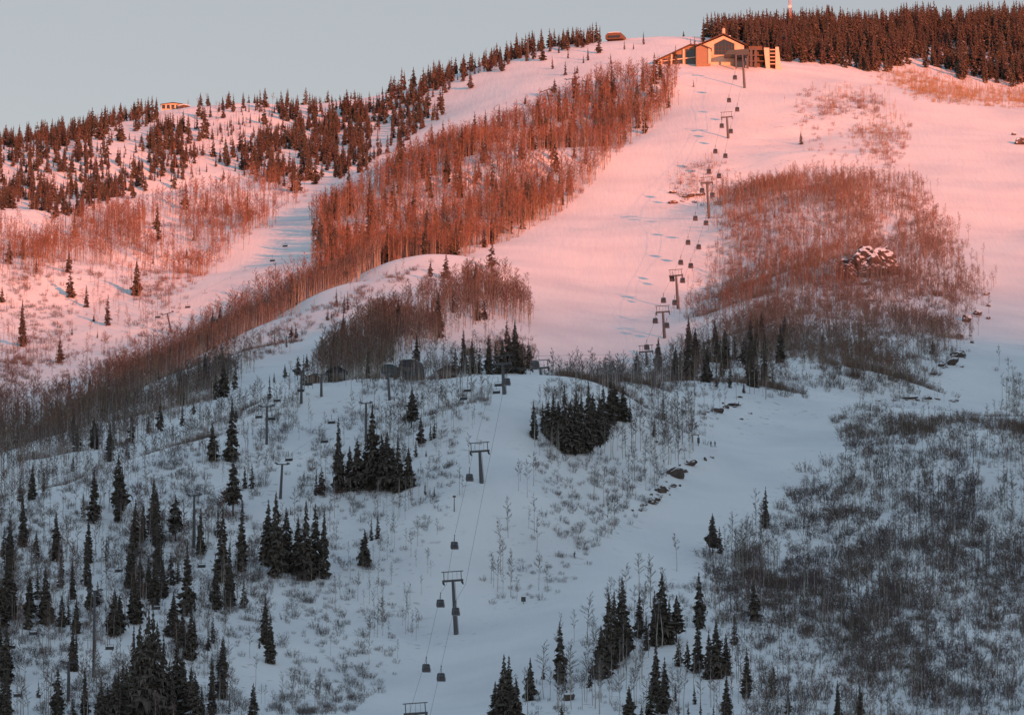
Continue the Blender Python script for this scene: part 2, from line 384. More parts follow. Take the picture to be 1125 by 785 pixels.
def aspen(seed, lod, twig, bark, spread=0.13, bare=0.42, upright=1.0):
    q = random.Random(seed); tr, cr = Shape(), Shape()
    ax_, ay_ = q.uniform(-.05, .05), q.uniform(-.05, .05); bx, by = q.uniform(-.02, .02), q.uniform(-.02, .02)
    def axis(z): return (ax_ * z * z + bx * math.sin(z * 5), ay_ * z * z + by * math.sin(z * 4 + 1), z)
    zs = [0, .25, .5, .75, .97]
    tr.tube([axis(z) if z else (0, 0, -.03) for z in zs], [.0105, .0085, .0065, .004, .001], 4 if lod else 3, bark)
    nb = 24 if lod else 15
    for k in range(nb):
        z = bare + (0.95 - bare) * (k + q.random()) / nb
        p = Vector(axis(z)); a = q.random() * 6.283
        l = spread * q.uniform(.6, 1.3) * (1 - .55 * max(0, (z - .6) / .4)) * (.6 + .4 * min(1, (z - bare) * 6))
        d = Vector((math.cos(a), math.sin(a), upright * q.uniform(.5, 1.3))).normalized()
        e = p + d * l
        cr.strip(p, e, .0030, .0012, shade(twig, q.uniform(.9, 1.4))) if lod else cr.blade(p, e, .0042, 0, shade(twig, q.uniform(.9, 1.3)))
        for j in range(11 if lod else 8):
            s0 = p + d * l * q.uniform(.25, 1.0)
            dd = (d + Vector((q.uniform(-1, 1), q.uniform(-1, 1), q.uniform(-.1, 1.1))) * .8).normalized()
            cr.blade(s0, s0 + dd * l * q.uniform(.35, .8), .0023 if lod else .0044, 0, shade(twig, q.uniform(.65, 1.25)))
    return tr, cr

def shrub(seed, lod, twig, spread=0.62):
    """height 1: many fine stems fanning from the ground, crossing twigs"""
    q = random.Random(seed); cr = Shape()
    for k in range(34 if lod else 18):
        a = q.random() * 6.283; r0 = q.random() ** .5 * .4; lean = q.uniform(.0, spread) * (.3 + r0)
        p = Vector((math.cos(a) * r0, math.sin(a) * r0, -.05)); H = q.uniform(.45, 1.0) * (1.05 - r0 * .7)
        e = p + Vector((math.cos(a) * lean + q.uniform(-.1, .1), math.sin(a) * lean + q.uniform(-.1, .1), H))
        cr.blade(p, e, .009 if lod else .013, 0, shade(twig, q.uniform(.75, 1.3)))
        for j in range(8 if lod else 6):
            s0 = p.lerp(e, q.uniform(.25, .95))
            d = Vector((q.uniform(-1, 1), q.uniform(-1, 1), q.uniform(.2, 1.3))).normalized()
            cr.blade(s0, s0 + d * q.uniform(.12, .34), .0065 if lod else .0105, 0, shade(twig, q.uniform(.65, 1.3)))
    return cr

def joined(a, b):
    va, ta, ca = a.arrays(); vb, tb, cb = b.arrays()
    return np.concatenate([va, vb]), np.concatenate([ta, tb + len(va)]), np.concatenate([ca, cb]), len(ta)

TINTS = {  # twig, bark: plant hues by stand (aspen, willow, scrub oak); rust and russet have sunset light painted in
    'rust': ((0.215, 0.112, 0.078), (0.27, 0.20, 0.16)), 'russet': ((0.20, 0.12, 0.09), (0.30, 0.25, 0.21)),
    'gold': ((0.36, 0.22, 0.11), (0.36, 0.31, 0.26)),
    'brown': ((0.155, 0.105, 0.085), (0.34, 0.30, 0.27)),
    'grey': ((0.125, 0.105, 0.098), (0.40, 0.37, 0.34)),
    'plum': ((0.105, 0.083, 0.082), (0.20, 0.18, 0.17)),
    'umber': ((0.135, 0.098, 0.077), (0.22, 0.19, 0.17)),
}
CON = {}
for nm_, (rm, gp, rg) in {'spire': (.125, .02, .33), 'fir': (.155, .02, .36), 'spruce': (.19, .03, .4), 'gappy': (.17, .22, .6)}.items():
    for lod in (0, 1, 2):
        CON[nm_, lod] = [conifer(100 * len(nm_) + 7 * i + lod, lod, rm * (.85 + .3 * (i * .38 % 1)), gp + .03 * (i % 3), rg + .05 * (i % 3 - 1), .015 if nm_ != 'gappy' else .05) for i in range(7 if lod == 2 else 4)]
ASP = {(t, lod): [aspen(31 * i + lod + len(t), lod, *TINTS[t], spread=.12 + .02 * (i % 3), bare=.34 + .06 * (i % 4)) for i in range(6 if lod == 0 else 4)] for t in TINTS for lod in (0, 1)}
SHR = {(t, lod): [shrub(17 * i + lod, lod, TINTS[t][0]) for i in range(5)] for t in TINTS for lod in (0, 1)}

# ------------------------------------------------------------------ where they grow
# horizon seen from the viewer's side, to leave out what stands wholly behind a crest
HC = np.arange(-300, 1400, 3.0)
HT = np.maximum.accumulate(np.stack([height((c - CX) / F / CP * YS, YS) / YS for c in HC]), axis=1)
def top_seen(x, y, z, h):
    px, _ = project(x, y, z)
    c = np.clip(((px - HC[0]) / 3).astype(int), 0, len(HC) - 1); k = np.clip(((y - YS[0]) / 2).astype(int) - 3, 0, len(YS) - 1)
    return (z + h) / y - HT[c, k]          # > 0: the top shows
# zone: name, outline of the ground it covers, depth range, [(kind, per hectare, low, high, tint or form)], clumping, countable shrubs
ZONES = [
 ('on the far ridge', '0 165 80 142 150 122 250 116 330 122 420 118 500 86 640 46 665 42 640 52 590 62 500 94 430 140 390 180 300 200 262 196 215 200 150 208 60 250 0 275', 2900, 3450, [('c', 165, 4.5, 11, 'fir'), ('c', 55, 6, 12, 'spruce'), ('c', 90, 2.5, 6, 'spire'), ('a', 70, 4, 8, 'rust')], .85),
 ('along the skyline crest', '420 124 500 90 580 62 640 50 660 44 640 40 580 54 500 78 420 110', 3150, 3480, [('c', 260, 6, 12, 'fir')], .2),
 ('in the dark wood under the crest', '280 150 330 140 400 128 470 108 482 128 440 165 400 188 330 202 285 188', 2950, 3400, [('c', 130, 5, 11, 'fir'), ('c', 40, 6, 12, 'spruce')], .85),
 ('in the dark summit forest', '775 40 790 46 850 66 905 76 960 80 1010 74 1060 88 1125 112 1180 110 1180 20 1000 28 880 34 775 32', 3215, 3520, [('c', 340, 9, 17, 'fir'), ('c', 90, 9, 17, 'spruce')], .25),
 ('in the tawny strip beside the upper run', '965 84 1010 80 1060 96 1125 112 1125 128 1050 118 1000 106', 3080, 3260, [('a', 900, 3, 7, 'gold'), ('s', 700, 1.5, 3, 'gold')], .3),
 ('in the belt behind the main run', '350 330 345 245 420 200 480 168 560 142 620 118 665 96 735 88 744 100 720 150 660 200 600 250 560 270 400 332', 2600, 3130, [('a', 950, 8, 14, 'rust'), ('a', 350, 8, 14, 'russet'), ('c', 50, 9, 16, 'fir'), ('s', 120, 2, 4, 'rust')], .25),
 ('on the far shoulder', '0 345 0 235 50 255 130 236 200 222 300 203 335 213 262 272 205 318 150 290 70 290', 2620, 3050, [('a', 760, 7, 12, 'rust'), ('s', 150, 2, 4, 'rust'), ('c', 3, 8, 14, 'fir')], .4),
 ('on the pale far slope', '0 345 70 290 150 290 205 318 190 350 120 400 60 440 0 470', 2300, 2800, [('a', 130, 5, 9, 'rust'), ('s', 420, 1.5, 3.5, 'brown')], .6),
 ('in the valley wood', '0 560 0 472 60 442 120 415 230 362 345 296 420 282 420 330 300 400 200 450 100 500', 2050, 2720, [('a', 700, 8, 13, 'brown'), ('a', 600, 8, 13, 'russet'), ('c', 16, 8, 13, 'spire'), ('s', 60, 2, 4, 'brown')], .2),
 ('on the spur slope', '0 548 0 514 40 497 112 465 174 435 215 415 262 395 290 390 268 416 230 442 190 462 140 496 60 524', 1800, 2330, [('a', 560, 7, 11, 'brown'), ('a', 220, 8, 12, 'grey'), ('s', 260, 2, 4, 'brown'), ('c', 20, 7, 13, 'fir')], .45),
 ('along the spur edge', '225 412 290 366 350 332 410 308 446 295 470 290 440 312 400 336 372 352 345 366 310 388 270 398 240 420', 2200, 2660, [('a', 170, 4, 9, 'brown'), ('s', 400, 1.5, 3, 'brown'), ('c', 5, 5, 9, 'spire')], .75),
 ('in the spur grove', '345 422 372 382 400 366 440 346 480 328 545 314 578 335 584 356 540 350 490 372 436 396 424 420 380 424', 2080, 2620, [('a', 1150, 8, 14, 'brown'), ('a', 500, 8, 14, 'russet'), ('s', 80, 2, 4, 'brown'), ('c', 16, 9, 15, 'fir')], .15),
 ('in the lower spur grove', '440 414 490 388 540 362 583 362 588 410 500 412', 2080, 2420, [('a', 420, 6, 10, 'brown'), ('s', 300, 2, 4, 'umber'), ('c', 26, 8, 14, 'fir')], .5),
 ('by the bench buildings', '318 430 352 424 420 424 520 416 525 410 440 408 330 412', 1895, 2000, [('a', 1000, 5, 9, 'brown'), ('s', 700, 2, 4, 'umber'), ('c', 24, 6, 11, 'spire')], .4),
 ('on the bench slope', '0 785 0 560 140 512 270 448 360 424 450 420 520 425 540 440 515 530 480 600 460 690 440 740 380 785', 1500, 1960, [('a', 260, 5, 10, 'grey'), ('s', 520, 1.2, 3.2, 'grey'), ('s', 260, 1.2, 3, 'brown')], .65),
 ('in the wooded hollow', '0 800 0 560 120 555 260 590 335 650 300 700 240 800', 1480, 1790, [('c', 30, 6, 17, 'spire'), ('c', 14, 7, 16, 'fir'), ('a', 260, 6, 12, 'brown'), ('s', 330, 1.5, 3.5, 'umber')], .8),
 ('beside the lower run', '600 425 650 416 720 420 780 425 800 440 770 470 760 500 700 560 620 640 560 672 530 650 545 590 575 520 590 470', 1680, 2050, [('a', 280, 6, 12, 'grey'), ('s', 600, 1.2, 3, 'grey'), ('s', 250, 1.5, 3, 'brown')], .5),
 ('on the knoll', '600 420 625 408 735 408 740 426 640 430', 1900, 2300, [('s', 900, 2, 4, 'brown'), ('a', 150, 5, 9, 'grey')], .3),
 ('in the dark grove below the outcrop', '735 415 745 385 780 368 850 385 870 430 830 440 780 432 740 430', 1950, 2400, [('c', 24, 9, 15, 'fir'), ('a', 330, 6, 11, 'brown'), ('s', 300, 2, 4, 'brown')], .3),
 ('round the brown outcrop', '738 212 768 182 800 190 900 195 1000 205 1035 250 1050 300 1078 312 1060 345 1040 392 1010 420 930 408 850 395 780 362 760 338 800 255 790 215', 2030, 2850, [('a', 260, 5, 9, 'rust'), ('a', 700, 4, 9.5, 'russet'), ('a', 560, 4, 9, 'brown'), ('s', 250, 1.5, 4, 'russet'), ('s', 330, 1.5, 4, 'brown')], .62),
 ('beside the boulders on the upper run', '736 212 744 190 766 176 792 180 798 206 780 212', 2700, 2960, [('a', 600, 4, 7, 'gold'), ('s', 400, 1.5, 3.5, 'rust')], .2),
 ('in the brown scrub edge', '845 405 940 400 1010 418 1045 440 1000 440 930 425 850 432', 2000, 2280, [('s', 1000, 2, 4, 'umber'), ('a', 120, 4, 7, 'brown')], .45),
 ('on the upper run face', '870 100 960 95 1000 150 1000 200 960 195 900 180 860 165', 2750, 3110, [('s', 60, 1.5, 3.5, 'rust'), ('a', 30, 3, 6, 'gold')], .85),
 ('in the tawny patches above the brush', '895 108 920 100 968 100 985 128 1000 150 990 170 960 185 945 160 930 135 905 128', 2800, 3100, [('a', 230, 3, 7, 'gold'), ('s', 300, 1.5, 3.5, 'russet')], .7),
 ('in the shadowed scrub', '768 622 850 560 905 512 950 482 1000 488 1125 500 1125 800 780 800 790 700', 1450, 2000, [('s', 330, .8, 4.5, 'plum'), ('s', 330, .8, 5, 'umber'), ('s', 220, .7, 3.5, 'grey'), ('a', 170, 4, 10, 'plum'), ('a', 150, 5, 11, 'grey'), ('a', 120, 4, 10, 'brown')], .95),
 ('in the dark scrub hollow', '795 610 860 570 900 590 960 590 985 640 1010 690 1075 720 1075 775 960 765 900 700 820 665', 1550, 1860, [('s', 360, 1.5, 5, 'plum'), ('s', 360, 1.5, 5, 'umber'), ('a', 150, 5, 9, 'umber'), ('a', 120, 6, 11, 'grey')], .95),
 ('among the dark stems', '1005 560 1060 540 1125 530 1125 660 1060 650 1010 620', 1650, 1900, [('a', 560, 5, 9, 'plum'), ('s', 300, 2, 4, 'umber')], .7),
 ('on the shrubby crest', '915 462 945 448 1000 458 1125 474 1125 496 1000 480 930 485', 1880, 2070, [('s', 1100, 2, 4.5, 'umber'), ('a', 120, 4, 8, 'brown')], .3),
 ('beside the far run', '1100 452 1108 400 1130 385 1150 470', 2150, 2400, [('a', 300, 7, 11, 'grey'), ('s', 200, 2, 4, 'umber')], .3),
 ('at the foot of the slope', '540 790 590 730 650 690 700 650 760 620 800 700 790 800', 1450, 1760, [('a', 150, 9, 15, 'grey'), ('s', 200, 1.2, 3, 'grey')], .5),
]
C3X = [0, 40, 112, 174, 209, 280, 344, 408, 446, 502, 560, 608, 667, 705, 745]
C3Y = [2040, 2090, 2180, 2270, 2310, 2420, 2500, 2570, 2610, 2680, 2755, 2840, 2950, 3020, 3090]
FRONT = ('on the spur slope', 'along the spur edge', 'in the spur grove', 'on the bench slope', 'in the wooded hollow', 'by the bench buildings')
CLEAR = [(RUNS[6], 1.0), (RUNS[5], .9), (poly('345 424 395 424 352 470 338 520 320 560 292 580 268 566 300 520 322 470'), .93),
         (poly('200 640 240 600 270 570 285 580 235 640 185 690 130 722 60 768 0 790 0 760 70 738 140 692'), .9), (poly('270 690 440 650 460 690 420 745 300 762 260 742'), .25)]
inst = {'c': [], 'a': [], 's': []}
XB = (-400.0, 400.0)
for zi, (zn, pl, y0, y1, kinds_, clump) in enumerate(ZONES):
    pl = [(-230 if a <= 0 else 1350 if a >= 1120 and zn not in ('round the brown outcrop', 'in the belt behind the main run') else a, b) for a, b in poly(pl)]
    for ki, (kd, dens, lo, hi, form) in enumerate(kinds_):
        n = int(dens / 1e4 * (XB[1] - XB[0]) * (y1 - y0) * 2)
        x = rng.uniform(*XB, n); y = rng.uniform(y0, y1, n); z = height(x, y)
        px, py = project(x, y, z)
        thin = 0.5 + 0.5 * vnoise(x / 16, y / 80, 40 + ki) + 0.35 * vnoise(x / 6, y / 30, 50 + ki)
        jt = 14 if 'hollow' in zn and 'scrub' in zn or 'stems' in zn else 3.5 if zn in ('on the spur slope', 'on the bench slope', 'in the spur grove', 'on the shrubby crest', 'along the spur edge') else 11 if 'outcrop' in zn else 7 if kd == 's' else 4.5      # edges of a stand are ragged
        keep = inpoly(px + rng.normal(0, jt, n), py + rng.normal(0, jt * .6, n), pl) & (rng.random(n) < np.clip(0.5 + clump * 2.4 * (thin - 0.5), 0, 1))
        if zn in ('in the valley wood', 'in the belt behind the main run'): keep &= y > np.interp(px, C3X, C3Y) - (45 if 'belt' in zn else -4)
        if zn in ('on the spur slope', 'along the spur edge', 'in the spur grove'): keep &= y < np.interp(px, C3X, C3Y) - (75 if zn == 'on the spur slope' else 25)
        h = rng.uniform(0, 1, n) ** (2.0 if kd == 's' else 1.2) * (hi - lo) + lo
        h *= 0.85 + 0.3 * (0.5 + 0.5 * vnoise(x / 25, y / 50, 60))
        keep &= (top_seen(x, y, z, h) > -0.0015) & (px > -260) & (px < 1370) & (py < 840)
        if zn in FRONT:
            for cp, share in CLEAR: keep &= ~(inpoly(px, py, cp) & (rng.random(n) < share))
        if kd == 'c': keep &= ~((px > 172) & (px < 216) & (py > 100) & (py < 140))      # cleared in front of the hilltop house
        for r_ in zip(x[keep], y[keep], z[keep], h[keep]):
            inst[kd].append((zi, form, *r_))
# conifers one can tell apart: foot in the picture, height in the picture, form
HAND = '''
on the wooded bank: 11 626 60 fir|25 602 63 spire|131 566 66 gappy|165 589 28 spruce|193 595 52 gappy|234 507 43 spruce|254 507 70 fir|256 568 62 gappy|243 640 84 spire|265 630 80 spire|277 539 30 spire|269 538 26 spire|4 612 34 fir|40 602 20 spire
in the black lift-line clump: 293 622 74 fir|303 634 96 fir|314 628 72 spruce|337 636 88 spruce|347 634 80 fir|356 637 78 spire|327 634 66 spruce
in the black grove under the bench: 372 543 83 fir|385 541 50 spruce|392 541 60 gappy|410 538 96 fir|403 540 60 spruce|418 540 62 spruce|426 541 66 spruce|438 541 62 spruce|449 538 46 spruce|432 541 50 fir|353 545 32 spruce|347 545 30 spire
on the bench slope: 462 488 32 spruce|473 484 20 spire|477 484 24 spire|452 470 45 gappy|400 623 42 spruce|408 594 26 spire|415 592 30 spire|457 502 18 spire|468 502 8 spire|467 545 14 spire|477 548 12 spire
in the lower snow: 297 729 55 fir|285 712 10 spruce|278 800 50 spruce|229 715 26 fir|233 770 52 spire|243 768 62 spire|252 785 22 spire|42 766 19 spruce
in the big black grove: 118 800 50 fir|126 800 62 spruce|134 798 50 spire|140 790 60 spruce|147 780 92 spire|153 800 118 spruce|160 800 134 fir|166 800 140 fir|172 800 118 spruce|178 795 96 fir|186 795 70 spruce|195 790 92 fir|202 795 70 spire|209 788 56 fir|214 800 62 spruce|222 795 40 spruce|108 800 40 spruce|80 792 24 spruce|112 800 52 fir|190 800 60 spire
above the big grove: 79 738 52 fir|83 738 42 spire|125 699 52 spruce|132 697 46 spruce|118 696 20 spire|150 686 54 spruce|163 658 48 fir|170 656 34 spruce|178 657 42 spruce|188 643 36 spruce|195 642 26 spire|205 678 80 spire|190 700 50 spruce|200 712 42 fir|31 692 32 spruce|45 684 36 spire|55 684 36 fir|68 690 38 spruce|75 688 32 spire|8 680 66 spruce|3 690 55 fir|33 658 22 spire|107 668 28 fir|251 667 40 spire|145 632 14 spire|214 673 16 spire
in the foreground stand: 553 792 74 fir|560 790 70 spire|566 793 50 spruce|544 790 42 spruce|582 770 48 spruce|616 752 68 fir|597 746 18 spruce|660 746 58 spruce|668 735 84 fir|676 730 80 spire|683 725 92 fir|690 722 40 gappy|702 701 52 spire|710 714 40 spire|720 711 62 fir|728 709 78 fir|736 708 50 spruce|743 706 52 gappy|657 752 40 gappy|648 760 20 gappy
below the plum scrub: 769 690 62 fir|766 738 60 fir|755 738 36 gappy|746 733 30 spruce|787 746 66 spruce|797 742 46 spruce|778 746 54 fir|829 682 46 spruce|807 709 36 spire|820 766 56 spire|849 760 30 gappy|798 787 46 spire|720 772 70 fir|731 778 56 fir|714 787 36 spruce|727 784 40 spruce|691 792 40 spruce|617 792 18 gappy|705 796 22 spruce|745 796 26 spire|756 795 24 spire|770 797 28 spire|784 797 24 spire|742 770 20 fir|763 774 22 spire
at the bottom of the scrub: 866 792 30 gappy|849 770 28 gappy|921 790 42 fir|945 790 40 fir
in the shadowed scrub: 783 610 46 gappy|791 609 30 fir|841 581 46 fir
in the black grove under the knoll: 587 482 42 fir|596 470 30 fir|607 487 54 fir|613 492 50 spruce|620 498 76 spire|627 500 60 spruce|632 500 70 spire|640 497 64 spruce|647 495 76 fir|652 490 60 spruce|658 486 52 spruce|663 482 60 fir|671 466 52 fir|676 467 46 gappy|684 463 40 spruce|692 466 28 spire|729 462 31 spire|719 482 21 spruce|602 480 40 spruce|637 500 52 fir
on the knoll: 700 414 30 gappy
in the dark grove below the outcrop: 758 395 34 spruce|773 406 34 fir|786 390 40 fir|798 402 36 spire|807 397 30 spire|817 400 32 spruce|828 397 26 spire|840 397 32 fir|747 412 28 fir|752 413 26 spruce|787 425 26 spire|802 426 28 spire|832 426 36 spire|849 423 22 spruce|817 432 13 spruce|741 410 24 spruce|765 412 30 spruce|793 414 30 fir|824 420 28 spire|779 398 34 spire
round the brown outcrop: 903 395 29 spruce|1025 390 19 spruce|888 292 23 spruce|877 300 22 spire|834 294 14 spire|841 298 15 spire|851 240 9 spruce|853 288 12 spire|901 285 6 spruce
on the upper run face: 880 159 16 spruce
on the pale far slope: 150 325 42 spruce|76 300 26 spruce|77 328 30 spruce|95 338 25 fir|118 358 35 fir|66 399 30 spruce|25 382 53 spire|103 354 9 spruce|79 369 12 spire|107 372 9 fir|2 333 18 spruce|26 285 26 fir|10 290 26 fir|40 300 18 spire|205 284 12 spruce|168 290 10 spire
in the valley wood: 62 458 25 spruce|57 458 24 spire|32 461 20 spire|99 434 20 spruce|88 436 14 spire|2 480 26 fir|14 490 20 spire|206 386 29 spire|233 380 40 fir|241 374 38 fir|250 372 30 spire|267 362 26 spire|341 314 22 spruce|320 316 14 spruce|338 318 16 spire
on the spur slope: 246 437 42 fir|237 439 32 fir|258 428 34 spire|259 462 20 fir|296 439 25 spire|125 490 32 spire|176 474 34 fir|163 476 26 fir|200 468 24 fir|120 508 44 spire|80 518 22 spire|213 455 16 spruce|140 505 30 spire|48 540 30 spire|35 550 40 fir|22 552 30 spire
along the spur edge: 378 344 22 spire|382 342 23 spire|360 352 14 spruce|325 373 18 spruce|320 374 16 gappy|364 350 8 spruce|490 306 29 spruce|473 308 22 gappy|540 298 34 gappy|514 319 28 spruce
in the spur grove: 481 371 50 fir|438 371 46 spire|430 396 20 spruce|510 411 40 fir|519 411 40 fir|527 411 34 spruce|537 411 44 fir|545 411 36 spruce|552 411 40 fir|559 410 44 spruce|566 409 60 fir|572 411 36 spruce|525 353 26 spruce|532 352 26 fir|354 396 26 gappy|337 404 16 spruce|327 418 28 gappy|296 421 10 spire|301 421 12 spire|313 419 20 gappy|475 366 34 fir|500 412 30 spruce
in the belt behind the main run: 355 239 28 fir|406 247 28 fir|376 226 18 spire|434 235 16 spire|667 109 31 spruce|675 109 33 fir|662 112 29 spruce|706 101 29 spire|718 93 23 fir|722 119 27 fir|734 119 18 spire|667 149 22 fir|708 129 25 spire|694 119 22 spruce|700 109 19 fir|643 180 22 spire|576 140 19 fir|635 108 13 spire|487 232 20 spire|470 246 18 fir|541 214 18 fir|590 196 18 spire|715 108 24 spruce|730 104 20 fir|654 132 26 spruce|618 148 22 spire
on the sunlit upper run: 517 98 18 spruce|486 127 33 spire|577 115 11 spruce|415 162 21 spire|438 156 12 spruce|430 157 18 spire|474 162 28 fir|481 163 22 fir|487 162 31 fir|443 178 28 fir|451 175 26 fir|522 154 25 fir|533 148 28 spire|557 138 17 spire|543 148 19 fir|388 174 19 spire|376 181 14 fir|383 202 28 spire|431 186 17 spruce|425 187 14 spire|502 162 11 spire|440 132 20 fir|432 134 20 spruce|458 111 17 spire|607 76 14 spire|621 83 17 fir|646 67 15 fir|658 59 19 spruce|707 49 15 spire|686 55 11 spire|609 107 21 gappy|624 65 11 spire|641 70 10 fir|671 71 13 spire|696 55 8 spire|751 39 7 spruce|762 96 9 spire|634 81 10 spruce
on the far shoulder: 296 199 23 spruce|327 212 34 fir|322 210 26 spruce|272 243 32 spruce|226 234 22 spire|312 205 18 fir|60 240 22 fir|58 222 34 fir|62 236 30 spruce|146 218 24 fir|280 200 14 spire
in front of the summit lodge: 742 71 22 spire|759 66 24 spire|763 66 26 fir|768 66 20 spruce|775 67 18 fir|735 76 16 fir|725 82 18 spruce|719 86 20 spire|748 68 14 spruce
'''
SIZE = {'spire': 1, 'fir': 1, 'spruce': 1, 'gappy': 1}
hand = []
for line in HAND.strip().split('\n'):
    ph, rest = line.split(':')
    for t in rest.split('|'):
        a, b, hh, fm = t.split(); a, b, hh = float(a), float(b), float(hh)
        p = hit(a, b)
        hand.append((ph, fm, p.x, p.y, p.z, hh * p.y / F))

# landmarks that a label can measure from (place in the picture, words)
MARKS = [((500, 655), 'the tallest gondola tower'), ((529, 512), 'the bench gondola tower'), ((553, 424), 'the half-hidden gondola tower'),
 ((729, 355), 'the gondola tower in blue shade'), ((743, 320), 'the gondola tower on the hump'), ((778, 216), 'the gondola tower by the boulders'),
 ((799, 140), 'the second-highest gondola tower'), ((818, 80), 'the gondola tower under the lodge'),
 ((955, 285), 'the brown outcrop'), ((752, 512), 'the rock bank'), ((765, 482), 'the wooden sign frame'), ((790, 52), 'the gabled lodge'),
 ((676, 41), 'the skyline hut'), ((190, 116), 'the far hilltop building'), ((185, 355), 'the lone chairlift tower'), ((103, 700), 'the chairlift tower over the grove'),
 ((293, 470), 'the chairlift tower on the bank'), ((445, 406), 'the dark lift terminal'), ((868, 10), 'the radio mast'),
 ((624, 762), 'the snow-capped boulder'), ((841, 560), 'the spire spruce beside the run'), ((297, 700), 'the solitary spruce on the snow'),
 ((150, 305), 'the tall spruce on the pale slope'), ((985, 440), 'the cat track rocks'), ((604, 108), 'the leaning chairlift tower'), ((131, 535), 'the gappy spruce')]
ORD = 'first second third fourth fifth sixth seventh eighth ninth tenth eleventh twelfth thirteenth fourteenth fifteenth sixteenth seventeenth eighteenth nineteenth twentieth'.split()
TENS = {2: 'twenty', 3: 'thirty', 4: 'forty', 5: 'fifty', 6: 'sixty', 7: 'seventy', 8: 'eighty', 9: 'ninety'}
def ordinal(i):
    return ORD[i] if i < 20 else TENS[(i + 1) // 10] + ('-' + ORD[(i + 1) % 10 - 1] if (i + 1) % 10 else 'th')
def labels(items, words_of):
    """items: (phrase, px, py, kind words). Ranks the look-alikes of one patch by how far they stand from one landmark"""
    groups = {}
    for k, (ph, px, py, kw) in enumerate(items):
        d = [math.hypot(px - m[0][0], (py - m[0][1]) * 1.3) for m in MARKS]; m = int(np.argmin(d))
        dx, dy = px - MARKS[m][0][0], py - MARKS[m][0][1]
        rel = 'above' if dy < -abs(dx) * .6 else 'below' if dy > abs(dx) * .6 else 'beside'
        groups.setdefault((kw, ph, m, rel), []).append((d[m], k))
    out = [None] * len(items)
    for (kw, ph, m, rel), g in groups.items():
        for i, (_, k) in enumerate(sorted(g)):
            n_ = MARKS[m][1]
            out[k] = f'{kw} {ph}, {ordinal(i)} {rel} {n_}' if len(g) > 1 else f'{kw} {ph}, {rel} {n_}'
            while len(out[k].replace(',', '').split()) > 16 and len(kw.split()) > 1:
                kw = kw.split(' ', 1)[1]; out[k] = f'{kw} {ph}, {ordinal(i)} {rel} {n_}'
            if len(out[k].replace(',', '').split()) > 16: out[k] = f'{kw} {ph}, {ordinal(i)} {rel} {n_}'.replace('chairlift ', '').replace('gondola ', '').replace('black ', '')
    return out
def add_things(kind, rows, name, cat, protos, two, kwf, groupf):
    """rows: (phrase, form, x, y, z, h). One top-level tree each"""
    px, py = project(*np.array([r[2:5] for r in rows]).T)
    items = [(r[0], px[i], py[i], kwf(r)) for i, r in enumerate(rows)]
    lab = labels(items, None)
    cache = {}
    for i, (ph, form, x, y, z, h) in enumerate(rows):
        v = i % len(protos[form]); key = (form, v)
        if key not in cache:
            if two:
                a, b = protos[form][v]
                va, ta, ca = a.arrays(); vb, tb, cb = b.arrays()
                cache[key] = (make_mesh(name + '_trunk', va, ta, [M_BARK], cols=np.c_[ca, np.ones(len(ca))]),
                              make_mesh(name + '_crown', vb, tb, [M_NEEDLE if kind == 'c' else M_TWIG], cols=np.c_[cb, np.ones(len(cb))]))
            else:
                vb, tb, cb = protos[form][v].arrays()
                cache[key] = (make_mesh(name, vb, tb, [M_TWIG], cols=np.c_[cb, np.ones(len(cb))]),)
        rz = (i * 2.399) % 6.283; wdt = h * (0.85 + 0.3 * ((i * 0.618) % 1)) * min(1.0, (15.0 / h) ** 0.55)      # the tallest are the slimmest
        if two:
            r = empty(name, (x, y, z), rz); r.scale = (wdt, wdt, h)
            link('trunk', cache[key][0], r); link('crown', cache[key][1], r)
        else:
            r = link(name, cache[key][0]); r.location = (x, y, z); r.rotation_euler.z = rz; r.scale = (h * 1.3, h * 1.3, h)
        tag(r, lab[i], cat, groupf(ph))
def merge(name, rows, pick, m, label=None):
    """all the rest of a kind, too many to count, as one mesh. rows: (form, x, y, z, h)"""
    VV, TT, CC, base_ = [], [], [], 0
    by = {}
    for i, r in enumerate(rows): by.setdefault((r[0], i % 4), []).append(r[1:])
    for (form, v), rr in by.items():
        va, ta, ca = pick(form, v); rr = np.array(rr, np.float32); n = len(rr)
        an = rng.uniform(0, 6.283, n).astype(np.float32); co, si = np.cos(an)[:, None], np.sin(an)[:, None]
        wd = rr[:, 3:4] * rng.uniform(.85, 1.2, (n, 1)).astype(np.float32)
        X = (va[None, :, 0] * co - va[None, :, 1] * si) * wd + rr[:, 0:1]
        Y = (va[None, :, 0] * si + va[None, :, 1] * co) * wd + rr[:, 1:2]
        Z = va[None, :, 2] * rr[:, 3:4] + rr[:, 2:3]
        VV.append(np.stack([X, Y, Z], -1).reshape(-1, 3))
        TT.append((ta[None] + (np.arange(n) * len(va))[:, None, None] + base_).reshape(-1, 3)); base_ += n * len(va)
        tint = rng.uniform(.78, 1.25, (n, 1, 1)) * (1 + rng.uniform(-.08, .08, (n, 1, 3)))
        c = (ca[None] * tint).reshape(-1, 3); CC.append(np.c_[c, np.ones(len(c))])
    if not VV: return
    me = make_mesh(name, np.concatenate(VV), np.concatenate(TT), [m], cols=np.concatenate(CC))
    o = link(name, me); o['kind'] = 'stuff'
    return o
GROUPNAME = {'c': 'conifers ', 'a': 'bare aspens ', 's': 'leafless bushes '}
LIM = 290
def zone_rows(k): return [(ZONES[r[0]][0], r[1], *r[2:]) for r in inst[k]]
